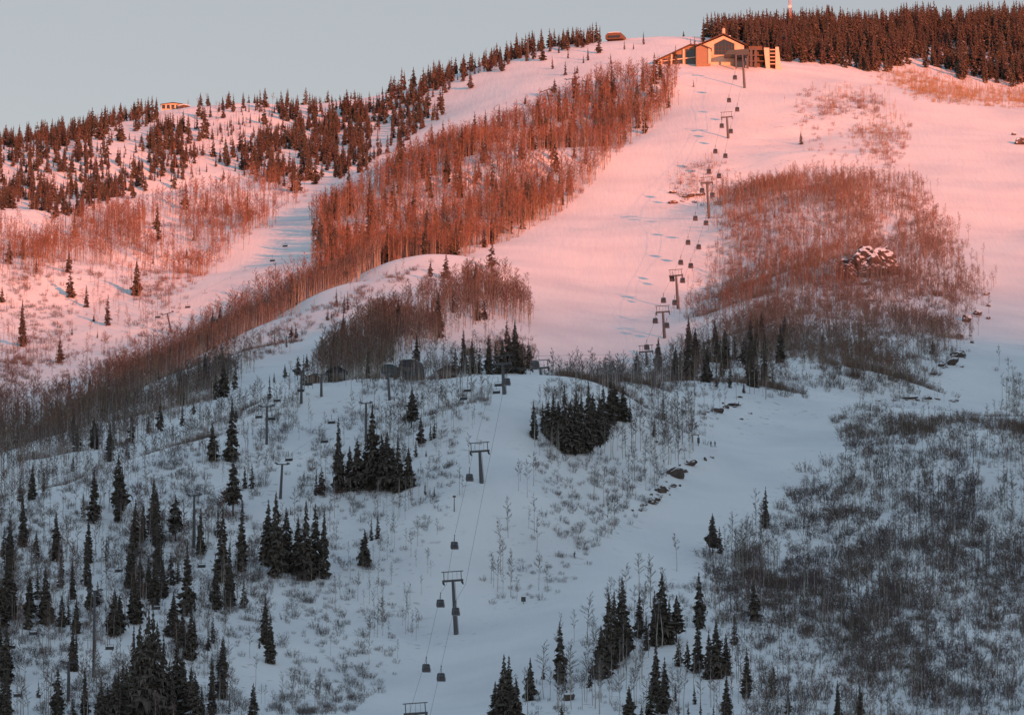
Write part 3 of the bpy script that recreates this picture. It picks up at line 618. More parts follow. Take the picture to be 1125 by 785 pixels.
def prominence(r):
    px, py = project(r[2], r[3], r[4])
    s_ = min(1.0, max(0.0, float(top_seen(np.array(r[2]), np.array(r[3]), np.array(r[4]), np.array(r[5]))) * r[3] / max(r[5], .1)))
    inside = -5 < px < 1130 and py - r[5] * F / r[3] < 783
    return r[5] / r[3] * F * s_ * inside
# conifers
allc = hand + zone_rows('c'); allc.sort(key=lambda r: -prominence(r))
big, rest = allc[:LIM], allc[LIM:]
C2 = {f: CON[f, 2] for f in SIZE}; C1 = {f: CON[f, 1] for f in SIZE}
def ckw(r):
    return {'spire': 'slender dark spruce', 'fir': 'dark narrow fir', 'spruce': 'broad dark spruce', 'gappy': 'thin gappy conifer'}[r[1]]
add_things('c', big, 'conifer', 'conifer', C2, True, ckw, lambda ph: 'conifers ' + ph)
CJ = {(f, v): joined(*CON[f, 1][v])[:3] for f in SIZE for v in range(4)}
merge('conifer_forest', [r[1:] for r in rest], lambda f, v: CJ[f, v], M_NEEDLE)
# bare aspens
alla = zone_rows('a'); alla.sort(key=lambda r: -prominence(r))
big, rest = alla[:LIM], alla[LIM:]
A1 = {t: ASP[t, 1] for t in TINTS}
akw = {'rust': 'rust-twigged bare aspen', 'russet': 'russet bare aspen', 'gold': 'tawny bare aspen', 'brown': 'brown bare aspen', 'grey': 'pale bare aspen', 'plum': 'dark bare aspen', 'umber': 'dark bare aspen'}
add_things('a', big, 'aspen_tree', 'aspen', A1, True, lambda r: akw[r[1]], lambda ph: 'bare aspens ' + ph)
AJ = {(t, v): joined(*ASP[t, 0][v])[:3] for t in TINTS for v in range(4)}
merge('aspen_woods', [r[1:] for r in rest], lambda f, v: AJ[f, v], M_TWIG)
# bushes: those that stand by themselves on the snow can be counted, the thickets cannot
alls = zone_rows('s'); alls.sort(key=lambda r: -prominence(r))
OPEN = ('on the bench slope', 'beside the lower run', 'on the upper run face', 'at the foot of the slope', 'along the spur edge')
big = [r for r in alls if r[0] in OPEN][:220]; ids = set(map(id, big)); rest = [r for r in alls if id(r) not in ids]
S1 = {t: SHR[t, 1] for t in TINTS}
skw = {'rust': 'rusty leafless bush', 'russet': 'russet leafless bush', 'gold': 'tawny leafless bush', 'brown': 'brown leafless bush', 'grey': 'grey leafless bush', 'plum': 'dark leafless bush', 'umber': 'dark leafless bush'}
add_things('s', big, 'bare_shrub', 'shrub', S1, False, lambda r: skw[r[1]], lambda ph: 'leafless bushes ' + ph)
SJ = {(t, v): SHR[t, 0][v].arrays() for t in TINTS for v in range(4)}
merge('shrubbery', [r[1:] for r in rest], lambda f, v: SJ[f, v], M_TWIG)
# ------------------------------------------------------------------ things people built
import bmesh
class MB:
    def __init__(s): s.bm = bmesh.new()
    def box(s, c, size, rot=None, taper=1.0):
        r = bmesh.ops.create_cube(s.bm, size=1.0); vs = r['verts']
        for v in vs:
            k = taper if v.co.z > 0 else 1.0
            v.co = Vector((v.co.x * size[0] * k, v.co.y * size[1] * k, v.co.z * size[2]))
            if rot is not None: v.co = rot @ v.co
            v.co += Vector(c)
        return s
    def bar(s, a, b, w, h=None):
        """a square beam from a to b"""
        a, b = Vector(a), Vector(b); d = b - a
        q = d.to_track_quat('Z', 'Y').to_matrix()
        return s.box((a + b) / 2, (w, h or w, d.length), q)
    def tube(s, a, b, r0, r1=None, n=10):
        a, b = Vector(a), Vector(b); d = b - a
        m = Matrix.Translation((a + b) / 2) @ d.to_track_quat('Z', 'Y').to_matrix().to_4x4()
        bmesh.ops.create_cone(s.bm, cap_ends=True, segments=n, radius1=r0, radius2=r0 if r1 is None else r1, depth=d.length, matrix=m)
        return s
    def prism(s, pts, y0, y1):
        """outline in x,z pulled from y0 to y1"""
        f = [s.bm.verts.new((x, y0, z)) for x, z in pts]; g = [s.bm.verts.new((x, y1, z)) for x, z in pts]
        n = len(pts)
        s.bm.faces.new(f); s.bm.faces.new(g[::-1])
        for i in range(n): s.bm.faces.new((f[i], g[i], g[(i + 1) % n], f[(i + 1) % n]))
        bmesh.ops.recalc_face_normals(s.bm, faces=s.bm.faces[:])
        return s
    def mesh(s, name, m, bevel=0):
        if bevel: bmesh.ops.bevel(s.bm, geom=s.bm.edges[:], offset=bevel, segments=2, affect='EDGES', profile=0.5)
        bmesh.ops.recalc_face_normals(s.bm, faces=s.bm.faces[:])
        me = bpy.data.meshes.new(name); s.bm.to_mesh(me); s.bm.free(); me.materials.append(m)
        return me
    def build(s, name, m, parent=None, bevel=0): return link(name, s.mesh(name, m, bevel), parent)
def copy_tree(o, parent=None):
    c = o.copy(); C.objects.link(c); c.parent = parent
    for ch in list(o.children): copy_tree(ch, c)
    return c

STEEL = mat('galvanised_steel', (0.085, 0.085, 0.09), 0.55, 0.4, (0.8, 0.25))
DARK = mat('dark_steel', (0.055, 0.055, 0.06), 0.5, 0.4, (0.9, 0.3))
ROPE = mat('wire_rope', (0.12, 0.12, 0.12), 0.6, 0.3)
CAB = mat('cabin_shell', (0.085, 0.075, 0.085), 0.35, 0.5, (2.0, 0.2))
GLASS = mat('tinted_glass', (0.03, 0.035, 0.04), 0.08, 0.8)
STUCCO = mat('tan_wall', (0.64, 0.51, 0.37), 0.85, 0.2, (0.6, 0.18))
ROOFM = mat('brown_roof', (0.10, 0.065, 0.05), 0.8, 0.2, (0.7, 0.3))
WOOD = mat('brown_wood', (0.16, 0.10, 0.065), 0.8, 0.2, (1.2, 0.3))
TEAL = mat('dark_green_shell', (0.045, 0.065, 0.068), 0.5, 0.4, (0.8, 0.25))
BLUEG = mat('slate_blue_cladding', (0.035, 0.045, 0.06), 0.6, 0.3, (0.8, 0.2))
MASTW = mat('weathered_red_white_paint', (0.55, 0.32, 0.28), 0.6, 0.3, (0.12, 0.4))
SNOWP = mat('settled_snow', (0.78, 0.79, 0.8), 0.8, 0.15, (0.5, 0.05))
RUBBER = mat('black_rubber', (0.025, 0.025, 0.025), 0.7, 0.2)

# -- gondola line: straight in plan
def gline(Y): return -15 + 0.09 * (Y - 1680)
def gY(px, s=0.0):
    return (166.2 - s) / (0.09 - (px - CX) / F)
LDIR = math.atan2(0.09, 1.0)
def gondola_tower(base, H):
    t = empty('gondola_tower', base, -LDIR)
    MB().tube((0, 0, -1), (0, 0, H * .33), .62, .55, 14).tube((0, 0, H * .33 - .01), (0, 0, H), .54, .36, 14).build('mast', STEEL, t)
    MB().box((0, 0, H + .18), (5.6, .6, .55)).build('crossarm', STEEL, t, .06)
    f = MB()
    for x in (-2.3, 2.3): f.bar((x, 0, H + .46), (x, 0, H + 2.5), .2)
    f.bar((-2.9, 0, H + 2.6), (2.9, 0, H + 2.6), .22)
    for x in (-1.2, 0, 1.2): f.bar((x, 0, H + .46), (x, 0, H + 2.5), .06)
    f.build('lifting_frame', STEEL, t)
    for x in (-2.5, 2.5):
        m = MB().box((x, 0, H - .25), (.24, 4.4, .3))
        tr = m.build('sheave_train', DARK, t)
        wh = MB()
        for y in (-1.9, -1.1, -.4, .4, 1.1, 1.9): wh.tube((x - .12, y, H - .5), (x + .12, y, H - .5), .27, n=12)
        wh.build('wheels', RUBBER, tr)
    l = MB()
    for y in (-.25, .25): l.bar((.72, y, 0.2), (.55, y, H), .06)
    k = .6
    while k < H: l.bar((.70 - .17 * k / H, -.25, k), (.70 - .17 * k / H, .25, k), .04); k += .7
    l.build('ladder', DARK, t)
    t.rotation_euler = (0, R(-3.5), -LDIR)
    return t
GT = [(460, 848, 784, 'gondola tower of which only the top frame shows at the bottom of the picture'),
      (501, 697, 638, 'tallest gondola tower in full view on the lower snow beside two cabins'),
      (529, 533, 496, 'gondola tower standing alone on the open bench slope'),
      (554, 433, 400, 'gondola tower half hidden against the dark trees at the bench edge'),
      (595, 437, 408, 'gondola tower whose crossarm just clears the bench crest beside a cabin'),
      (711, 416, 393, 'gondola tower rising behind the shrubby knoll'),
      (730, 372, 343, 'gondola tower in blue shade at the foot of the main run'),
      (745, 340, 303, 'gondola tower on the hump at the edge of the brush'),
      (779, 240, 201, 'gondola tower beside the snow-capped boulders'),
      (800, 153, 129, 'gondola tower second from the lodge on the pink run'),
      (818, 97, 60, 'gondola tower directly under the gabled summit lodge')]
gt, gmap = [], []
for px, py, top, lb in GT:
    if py > 800: Y = 1475.0
    elif px in (595, 711): Y = {595: 1946.0, 711: 2405.0}[px]
    else: Y = hit(px, py).y
    X = place(px, py, Y)[0]; z = float(height(X, Y)); H = min(max(place(px, top, Y)[2] - z, 6), 21)
    o = gondola_tower((X, Y, z), H); tag(o, lb, 'lift tower', 'gondola towers'); gt.append((X, Y, z + H - .8)); gmap.append((px, Y))
def gY(px, s=0.0):
    Y = 2000.0
    for _ in range(6): Y = float(np.interp(px - s * F / Y, [g_[0] for g_ in gmap], [g_[1] for g_ in gmap]))
    return Y
def make_cabin():
    r = empty('gondola_cabin', (0, 0, 0))
    MB().box((0, 0, -.65), (2.0, 2.0, .9), taper=1.06).build('lower_shell', CAB, r, .15)
    MB().box((0, 0, .22), (2.0, 2.0, .9), taper=.9).build('window_band', GLASS, r, .1)
    MB().box((0, 0, .78), (1.9, 1.9, .26), taper=.75).build('roof', CAB, r, .05)
    MB().bar((0, 0, .85), (0, -.35, 1.7), .14).bar((0, -.35, 1.65), (0, 0, 2.55), .14).box((0, 0, 2.6), (.2, .9, .25)).build('hanger', DARK, r)
    s = MB()
    for x in (-.55, 0, .55): s.box((x, -1.12, -.45), (.16, .1, .8))
    s.build('ski_rack', DARK, r)
    return r
CABL = [(807.5, 85, 0), (801, 110, 0), (810, 120, 1), (793, 138, 0), (803, 144, 1), (786, 166, 0), (797, 171, 1), (779, 188, 0), (790, 193, 1),
        (771.4, 209, 0), (782.6, 214, 1), (764, 239.6, 0), (775.7, 244.7, 1), (756, 266, 0), (767.7, 271, 1), (748, 288, 0), (759, 291.5, 1), (738.5, 306, 0),
        (750, 307.6, 1), (729, 329.5, 0), (741.4, 332, 1), (720, 352, 0), (732.6, 357, 1), (710.7, 381, 0), (722.7, 385, 1), (589, 400, 0), (557, 419, 1),
        (516, 524, 0), (499.4, 598.5, 0), (484, 662, 0), (500.8, 671, 1), (468.4, 733, 0), (484.7, 743, 1)]
cl = labels([('hanging on the gondola rope', a, b, 'dark gondola cabin') for a, b, _ in CABL], None)
proto = None; ropes = {0: [], 1: []}
for (px, py, sd), lb in zip(CABL, cl):
    s = -2.5 if sd == 0 else 2.5
    Y = gY(px, s); X, _, z = place(px, py, Y)
    if proto is None: proto = make_cabin(); c = proto
    else: c = copy_tree(proto)
    c.location = (X, Y, z); c.rotation_euler.z = -LDIR
    tag(c, lb, 'gondola cabin', 'gondola cabins'); ropes[sd].append((Y, X, z + 2.62))
def rope(pts_, label, r=.035):
    m = MB()
    for a, b in zip(pts_, pts_[1:]):
        m.tube(a, b, r, n=5)
    return tag(m.build('haul_rope', ROPE), label, 'cable')
for sd, s in ((0, -2.5), (1, 2.5)):
    P = [(x + s, y, z) for x, y, z in gt]
    pts_ = sorted([(y, x, z) for x, y, z in P] + [q for q in ropes[sd] if min(abs(q[0] - t_[1]) for t_ in P) > 9])
    rope([(x, y, z) for y, x, z in pts_], 'steel rope of the gondola line on the side ' + ('away from' if sd == 0 else 'towards') + ' the brown outcrop', .04)

# -- chairlifts
def chair_tower(base, H, arm=3.6, rz=0.0, lean=0.0):
    t = empty('chairlift_tower', base, rz)
    MB().tube((0, 0, -1), (0, 0, H), .45, .3, 10).build('mast', STEEL, t)
    MB().box((0, 0, H + .1), (arm, .35, .3)).build('crossarm', STEEL, t, .04)
    for s in (-1, 1):
        m = MB().box((s * arm / 2, 0, H + .34), (.18, 2.4, .2))
        for y in (-.9, -.3, .3, .9): m.tube((s * arm / 2 - .1, y, H + .42), (s * arm / 2 + .1, y, H + .42), .2, n=10)
        m.build('sheave_train', DARK, t)
    t.rotation_euler = (0, R(lean), rz)
    return t
def make_chair():
    r = empty('lift_chair', (0, 0, 0))
    MB().box((0, 0, 0), (2.3, .55, .14)).build('seat', DARK, r, .03)
    MB().box((0, .32, .45), (2.3, .12, .6)).build('backrest', DARK, r, .03)
    MB().bar((-1.1, .3, .1), (-1.1, .2, 1.2), .07).bar((1.1, .3, .1), (1.1, .2, 1.2), .07).bar((-1.15, .2, 1.2), (1.15, .2, 1.2), .08).bar((0, .2, 1.2), (0, 0, 2.7), .09).build('hanger_frame', STEEL, r)
    return r
CT = [  # foot x, y, top, arm, turn, lean, label
 (75, 770, 728, 3.2, -.3, 0, 'chairlift tower beside the black grove at the bottom edge of the snow'),
 (103, 745, 650, 3.6, -.3, 0, 'very tall chairlift tower rising over the big black grove'),
 (213, 602, 544, 3.6, -.3, 0, 'thin chairlift tower standing among pale aspens below the gappy spruce'),
 (308, 548, 510, 3.6, -.3, 3, 'chairlift tower whose mast shows just above the black clump'),
 (402, 486, 444, 3.2, -.3, 0, 'chairlift tower behind the tall narrow fir of the black grove'),
 (428, 441, 410, 3.0, -.3, -4, 'chairlift tower below the dark lift terminal on the bench'),
 (293, 489, 447, 4.2, -.35, 0, 'chairlift tower with two chairs on the snowy bank'),
 (331, 445, 409, 4.0, -.35, 0, 'chairlift tower in front of the snow-roofed hut'),
 (353, 436, 412, 3.4, -.35, 0, 'short chairlift tower near the slate blue shed'),
 (188, 366, 344, 5.0, -.35, -12, 'lone leaning chairlift tower on the blue shaded far run'),
 (605, 119, 98, 6.5, -.5, -14, 'leaning chairlift tower at the top of the aspen belt'),
 (630, 107, 86, 7.5, -.5, -3, 'upright wide-armed chairlift tower above the aspen belt'),
 (644, 97, 89, 3.5, -.5, 0, 'smallest chairlift tower on the pink upper face'),
 (634, 50, 35, 5.2, -.2, 0, 'chairlift tower on the skyline among the crest spruces'),
 (652, 48, 35, 5.2, -.2, 0, 'chairlift tower on the skyline by the skyline hut'),
 (580, 63, 44, 5.2, -.2, 0, 'chairlift tower half sunk in the skyline spruces lower on the crest')]
tops = {}
for i, (px, py, top, arm, rz, ln, lb) in enumerate(CT):
    p = hit(px, py)
    if i == 5: p = hit(px, 441)
    H = (py - top) * p.y / F
    o = chair_tower(p, H, arm, rz, ln); tag(o, lb, 'lift tower', 'chairlift towers'); tops[i] = (p.x, p.y, p.z + H + .4, arm)
CHL = [(120, 713, 1610), (171, 669, 1650), (221, 623, 1700), (147, 607, 1705), (155, 608, 1705), (130, 628, 1680), (36, 697, 1590), (12, 712, 1575), (19, 765, 1540), (5, 772, 1535), (61, 753, 1550),
       (317, 506, 1790), (304, 441, 1880), (298, 461, 1860), (284, 459, 1860), (356, 486, 1815), (364, 465, 1835), (330, 430, 1900), (339, 423, 1910), (269, 300, 2760), (253, 311, 2730), (225, 325, 2700), (206, 338, 2660), (313, 271, 2830), (299, 287, 2800), (173, 349, 2600),
       (509, 439, 1840), (513, 430, 1850), (547, 424, 1850), (545, 432, 1840), (598, 110, 3100), (605, 106, 3110)]
hl = labels([('of a chairlift', a, b, 'small dark lift chair') for a, b, _ in CHL], None)
proto = None; cpos = []
for (px, py, Y), lb in zip(CHL, hl):
    x, y, z = place(px, py, Y); g = float(height(x, y))
    if z < g + 2.5: Y -= 25; x, y, z = place(px, py, Y)
    if proto is None: proto = make_chair(); c = proto
    else: c = copy_tree(proto)
    c.location = (x, y, z); c.rotation_euler.z = -.35; tag(c, lb, 'chair', 'chairlift chairs'); cpos.append((x, y, z + 2.7))
def span(a, b, s):
    ax_, bx_ = tops[a], tops[b]; n = 6; out = []
    for k in range(n + 1):
        t = k / n; L_ = math.hypot(ax_[0] - bx_[0], ax_[1] - bx_[1])
        out.append((ax_[0] * (1 - t) + bx_[0] * t + s * (ax_[3] / 2), ax_[1] * (1 - t) + bx_[1] * t, ax_[2] * (1 - t) + bx_[2] * t - 4 * t * (1 - t) * L_ * .018))
    return out
for chain, nm_ in (((1, 2, 3, 4, 5), 'the tall tower over the grove'), ((6, 7, 8), 'the bank towers'), ((10, 11), 'the leaning tower')):
    for s in (-1, 1):
        pp = []
        for a, b in zip(chain, chain[1:]): pp += span(a, b, s)[(1 if pp else 0):]
        rope(pp, f'thin chairlift rope from {nm_}, ' + ('outer side away from the gondola' if s < 0 else 'inner side towards the gondola'), .022)
fr = sorted(cpos[19:26], key=lambda q: q[1]); rope(fr, 'thin chairlift rope over the far run with small chairs', .022)
rope(sorted(cpos[26:30], key=lambda q: q[1]), 'short chairlift rope crossing the bench edge beside the gondola', .022)

# -- buildings
def window(name, x0, x1, z0, z1, y, parent, fm=None):
    """dark pane set in a frame that stands a little proud"""
    f = MB(); w_ = .14
    f.box(((x0 + x1) / 2, y - .05, z0), (x1 - x0 + w_, .14, w_)).box(((x0 + x1) / 2, y - .05, z1), (x1 - x0 + w_, .14, w_))
    f.box((x0, y - .05, (z0 + z1) / 2), (w_, .14, z1 - z0 - w_)).box((x1, y - .05, (z0 + z1) / 2), (w_, .14, z1 - z0 - w_))
    o = f.build(name, fm or STUCCO, parent)
    MB().box(((x0 + x1) / 2, y - .02, (z0 + z1) / 2), (x1 - x0 - w_ - .02, .06, z1 - z0 - w_ - .02)).build('pane', GLASS, o)
    return o
YL = 3174.0; lx, ly, lz = place(792, 68.5, YL); lz = float(height(lx, YL)) - .2 if abs(float(height(lx, YL)) - lz) < 3 else lz
K = YL / F
TIMBER = mat('stained_timber', (0.30, 0.20, 0.13), 0.8, 0.2, (1.0, 0.25))
def lodge():
    t = empty('ski_lodge', (lx, ly, lz))
    def PX(px): return (px - 792) * K
    def PZ(py): return (68.5 - py) * K
    G = [(PX(766), -4), (PX(818), -4), (PX(818), PZ(46)), (PX(795), PZ(35)), (PX(766), PZ(47))]
    MB().prism(G, 0, 18).build('gable_hall', STUCCO, t)
    for a, b in (((PX(763), PZ(47.5)), (PX(795), PZ(33.6))), ((PX(821), PZ(46.4)), (PX(795), PZ(33.6)))):
        MB().prism([a, b, (b[0], b[1] + .55), (a[0], a[1] + .55)], -1.4, 19).build('roof', ROOFM, t)
    W = [(PX(785), PZ(56.5)), (PX(807), PZ(56.5)), (PX(807), PZ(44)), (PX(795.5), PZ(39)), (PX(785), PZ(44.5))]
    fo = MB()
    for a, b in zip(W, W[1:] + W[:1]): fo.bar((a[0], -.2, a[1]), (b[0], -.2, b[1]), .3)
    for px in (789, 793, 797, 801, 804): fo.bar((PX(px), -.22, PZ(56.5)), (PX(px), -.22, PZ(44)), .14)
    for py in (48, 52): fo.bar((PX(785), -.23, PZ(py)), (PX(807), -.23, PZ(py)), .12)
    g = fo.build('window', WOOD, t); MB().prism(W, -.1, .05).build('pane', GLASS, g)
    MB().bar((PX(766), -.3, PZ(57.5)), (PX(812), -.3, PZ(57.5)), .5, .5).build('ledge', STUCCO, t)
    # side wing under one long slope
    L = [(PX(721), -7), (PX(766) - .02, -7), (PX(766) - .02, PZ(45)), (PX(757), PZ(45)), (PX(721), PZ(62))]
    MB().prism(L, 3, 17).build('wing', TIMBER, t)
    MB().prism([(PX(719), PZ(63)), (PX(758), PZ(44.4)), (PX(758), PZ(43.2)), (PX(719), PZ(61.6))], 1.6, 18).build('roof', ROOFM, t)
    MB().prism([(PX(757), PZ(44.6)), (PX(766) - .05, PZ(44.6)), (PX(766) - .05, PZ(43.4)), (PX(757), PZ(43.4))], 2.0, 17.9).build('roof', ROOFM, t)
    for px, w_, tp in ((724.5, 4.5, 61), (737, 1.6, 55), (750.5, 2.0, 49), (765, 2.0, 45.4)):
        MB().box((PX(px), 2.6, (PZ(tp) - 7) / 2), (w_ * K, .8, PZ(tp) + 7)).build('pillar', STUCCO, t)
    for a, b, tp in ((728, 736, 59), (739, 749, 54), (753, 763, 48)):
        window('window', PX(a), PX(b), PZ(68), PZ(tp + 1), 2.9, t, WOOD)
    MB().bar((PX(726), 2.2, PZ(63)), (PX(766), 2.2, PZ(58)), .9, .5).build('balcony', STUCCO, t)
    # entrance block in the corner
    MB().prism([(PX(764), -4), (PX(780), -4), (PX(780), PZ(52)), (PX(770), PZ(47.5)), (PX(764), PZ(50))], -5, -.02).build('porch', TIMBER, t)
    MB().prism([(PX(769), PZ(47.4)), (PX(781.5), PZ(53.0)), (PX(781.5), PZ(51.6)), (PX(769), PZ(46))], -5.8, -.04).build('roof', ROOFM, t)
    MB().box((PX(779), -5.2, PZ(60)), (1.3, .6, 8)).build('pillar', STUCCO, t)
    # gondola station canopy
    MB().prism([(PX(795), PZ(61.5)), (PX(823), PZ(61.5)), (PX(822), PZ(55.5)), (PX(800), PZ(56.5))], -13, -2).build('station_canopy', TEAL, t)
    for px in (808, 821):
        for y in (-12.4, -3): MB().box((PX(px), y, PZ(61.5) / 2 - 2), (.8, .8, PZ(61.5) + 4)).build('post', STEEL, t)
    MB().box((PX(814), -3.2, PZ(65) - 1.6), (10 * K, .3, 6.6)).build('door', GLASS, t)
    # decks and stair tower
    MB().box((PX(831), 8, 1.5), (15 * K, 10, 18)).build('deck_block', WOOD, t)
    for py in (50.5, 57, 63.5): MB().box((PX(834.5), 1.6, PZ(py)), (22 * K, 3, .45)).build('deck', WOOD, t)
    for px in (826, 831): MB().box((PX(px), .4, PZ(62)), (1.2, .8, PZ(52) + 5)).build('post', STEEL, t)
    MB().prism([(PX(843), -5), (PX(847), -5), (PX(846), PZ(49)), (PX(840), PZ(49))], -1.2, 6).build('stair_wall', STUCCO, t)
    MB().prism([(PX(853), -5), (PX(860), -5), (PX(856.5), PZ(48)), (PX(853), PZ(48))], -1.2, 6).build('stair_wall', STUCCO, t)
    for py in (51, 55, 59, 63, 67): MB().box((PX(850), 0, PZ(py)), (6.4 * K, 1.6, .35)).build('stair_landing', STUCCO, t)
    MB().box((PX(850), 4.5, PZ(60)), (6.6 * K, .4, 11)).build('stair_back', WOOD, t)
    MB().box((PX(848), 12, 2), (20 * K, 9, 12)).build('rear_block', WOOD, t)
    ch = MB().box((PX(796), 8, PZ(30)), (1.5, 1.5, 6), taper=.85).build('chimney', STUCCO, t)
    MB().tube((PX(796), 8, PZ(24)), (PX(796), 8, PZ(20)), .15).build('flue', STEEL, ch)
    MB().box((PX(801), 5, PZ(36) + .8), (2.2, 2.2, 1.2)).build('roof_vent', SNOWP, t)
    return t
tag(lodge(), 'tan gabled lodge with a big dark window at the top of the main run', 'lodge')

def terminal(px, y0, y1, wpx, Y, m, label, legs=True):
    """a lift terminal: rounded housing on two legs"""
    x, y, z = place(px, y1, Y); k = Y / F; W = wpx * k; g = float(height(x, Y)); top = place(px, y0, Y)[2]
    t = empty('lift_terminal', (x, Y, g), -.25); hb = max(z - g, .4); ht = top - g
    pr = [(-W / 2, hb), (W / 2, hb), (W / 2, hb + (ht - hb) * .55), (W * .38, ht - .2), (0, ht), (-W * .38, ht - .2), (-W / 2, hb + (ht - hb) * .6)]
    MB().prism(pr, -3, 5).build('housing', m, t, .12)
    MB().prism([(-W * .36, ht - .12), (0, ht + .04), (W * .36, ht - .12), (W * .3, ht + .18), (0, ht + .34), (-W * .3, ht + .18)], -2.8, 4.8).build('roof_snow', SNOWP, t)
    MB().box((0, -3.1, hb + (ht - hb) * .35), (W * .7, .16, (ht - hb) * .35)).build('window', GLASS, t)
    for s in (-1, 1): MB().box((s * W * .3, .8, hb / 2 - 1), (.7, .9, hb + 2)).build('leg', STEEL, t)
    MB().tube((0, 4.2, hb - .35), (0, 4.2, hb - .1), W * .42, n=20).build('bullwheel', DARK, t)
    return tag(t, label, 'lift terminal', 'chairlift terminals')
terminal(429, 401, 411, 15, 1946, TEAL, 'low dark green lift terminal beside the lift tower on the bench edge')
terminal(451, 396, 413, 22, 1952, BLUEG, 'largest dark lift terminal among the trees at the edge of the bench')
terminal(676, 37, 44, 20, 3296, WOOD, 'brown lift terminal hut alone on the pink skyline')
def hut(name, px, py, wpx, hpx, Y, wall, roofm, label, gable=.5, depth=7, wins=2, cat='hut'):
    x, y, z = place(px, py, Y); k = Y / F; W, H = wpx * k, hpx * k; g = float(height(x, Y)); b = min(z, g) - g - .5
    t = empty(name, (x, Y, g)); tp = z - g + H
    e = tp - H * gable
    MB().prism([(-W / 2, b), (W / 2, b), (W / 2, e), (0, tp - .15), (-W / 2, e)], 0, depth).build('wall', wall, t)
    for s in (-1, 1):
        MB().prism([(s * (W / 2 + .5), e - .3 * gable), (0, tp), (0, tp + .35), (s * (W / 2 + .5), e + .15)], -.7, depth + .7).build('roof', roofm, t)
    for i in range(wins):
        cx_ = (i + .5) / wins * W - W / 2
        window('window', cx_ - W / wins * .3, cx_ + W / wins * .3, e - (e - z + g) * .75 if e > z - g + .8 else e - 1.2, e - .25, 0, t, ROOFM)
    d = MB().box((W * .02, -.06, max(b + 1.2, z - g + .9)), (.9, .1, 1.9)).build('door', WOOD, t)
    return tag(t, label, cat)
hut('log_hut', 492, 414, 20, 13, 1955, ROOFM, ROOFM, 'brown gabled hut behind bushes on the bench near the gondola tower', .5)
hut('log_hut', 344, 418, 15, 8, 1935, ROOFM, SNOWP, 'small dark hut with a white snow roof beside the chairlift tower', .45)
hut('lift_shed', 370, 419, 20, 17, 1950, BLUEG, BLUEG, 'slate blue shed among trees between the two bench lifts', .35, cat='shed')
hut('hilltop_house', 190, 121, 26, 8, 3325, STUCCO, ROOFM, 'long low tan building on top of the far hill', .2, 9, 5, 'building')
hut('hilltop_house', 202, 120, 12, 5, 3318, WOOD, SNOWP, 'small annex at the end of the long building on the far hill', .3, 6, 2, 'building')

# radio mast
x, y, z = place(868, 40, 3400); g = float(height(x, 3400)); t = empty('radio_mast', (x, 3400, g)); Hm = place(868, -12, 3400)[2] - g
m = MB(); n_ = int(Hm / 2.4)
legs = [(math.cos(a) * .75, math.sin(a) * .75) for a in (.4, 2.5, 4.6)]
for q in legs: m.bar((*q, -1), (*q, Hm), .2)
for k in range(n_):
    for a, b in zip(legs, legs[1:] + legs[:1]):
        m.bar((*a, k * 2.4), (*b, k * 2.4 + 2.4), .1); m.bar((*a, k * 2.4 + 2.4), (*b, k * 2.4 + 2.4), .1)
m.build('lattice', MASTW, t)
for zz, rr in ((Hm * .62, .9), (Hm * .8, .7)): MB().tube((0, -1.0, zz), (0, -1.5, zz), rr, rr, 16).build('dish', SNOWP, t)
tag(t, 'reddish white lattice radio mast above the summit forest', 'mast')

# sign frame, trail board, poles
p = hit(764, 488.5); t = empty('sign_frame', p, .1); k = p.y / F
for s in (-3.3, 3.3): MB().bar((s * k, 0, -.4), (s * k, 0, 10.2 * k), .22).build('post', WOOD, t)
MB().bar((-4.6 * k, 0, 10.2 * k + .12), (4.2 * k, 0, 10.2 * k + .12), .24).build('beam', WOOD, t)
MB().box((3.3 * k, -.2, 4.3 * k), (.75, .08, 1.7)).build('board', DARK, t)
tag(t, 'dark wooden sign frame beside the two standing skiers', 'sign')
p = hit(575, 664); t = empty('trail_board', p, .2)
MB().bar((0, 0, -.4), (0, 0, 1.8), .14).build('post', WOOD, t); MB().box((0, -.12, 1.25), (1.25, .08, 1.3)).build('board', DARK, t, .01)
tag(t, 'square dark trail board at the edge of the bushes by the lower run', 'sign')
for (px, py, top, lb) in ((104, 232, 208, 'thin dark pole on the crest of the sunlit shoulder'), (72, 251, 231, 'thin dark pole lower down the sunlit shoulder'), (187, 140, 124, 'thin pole below the far hilltop building'),
                          (499, 566, 548, 'thin pole in the snow below the bench gondola tower')):
    p = hit(px, py); H = (py - top) * p.y / F
    t = empty('snow_pole', p); MB().tube((0, 0, -.5), (0, 0, H), .15, .09, 8).build('shaft', DARK, t); MB().box((0, 0, H - .3), (.9, .12, .5)).build('marker_plate', WOOD, t)
    tag(t, lb, 'pole', 'snow poles')

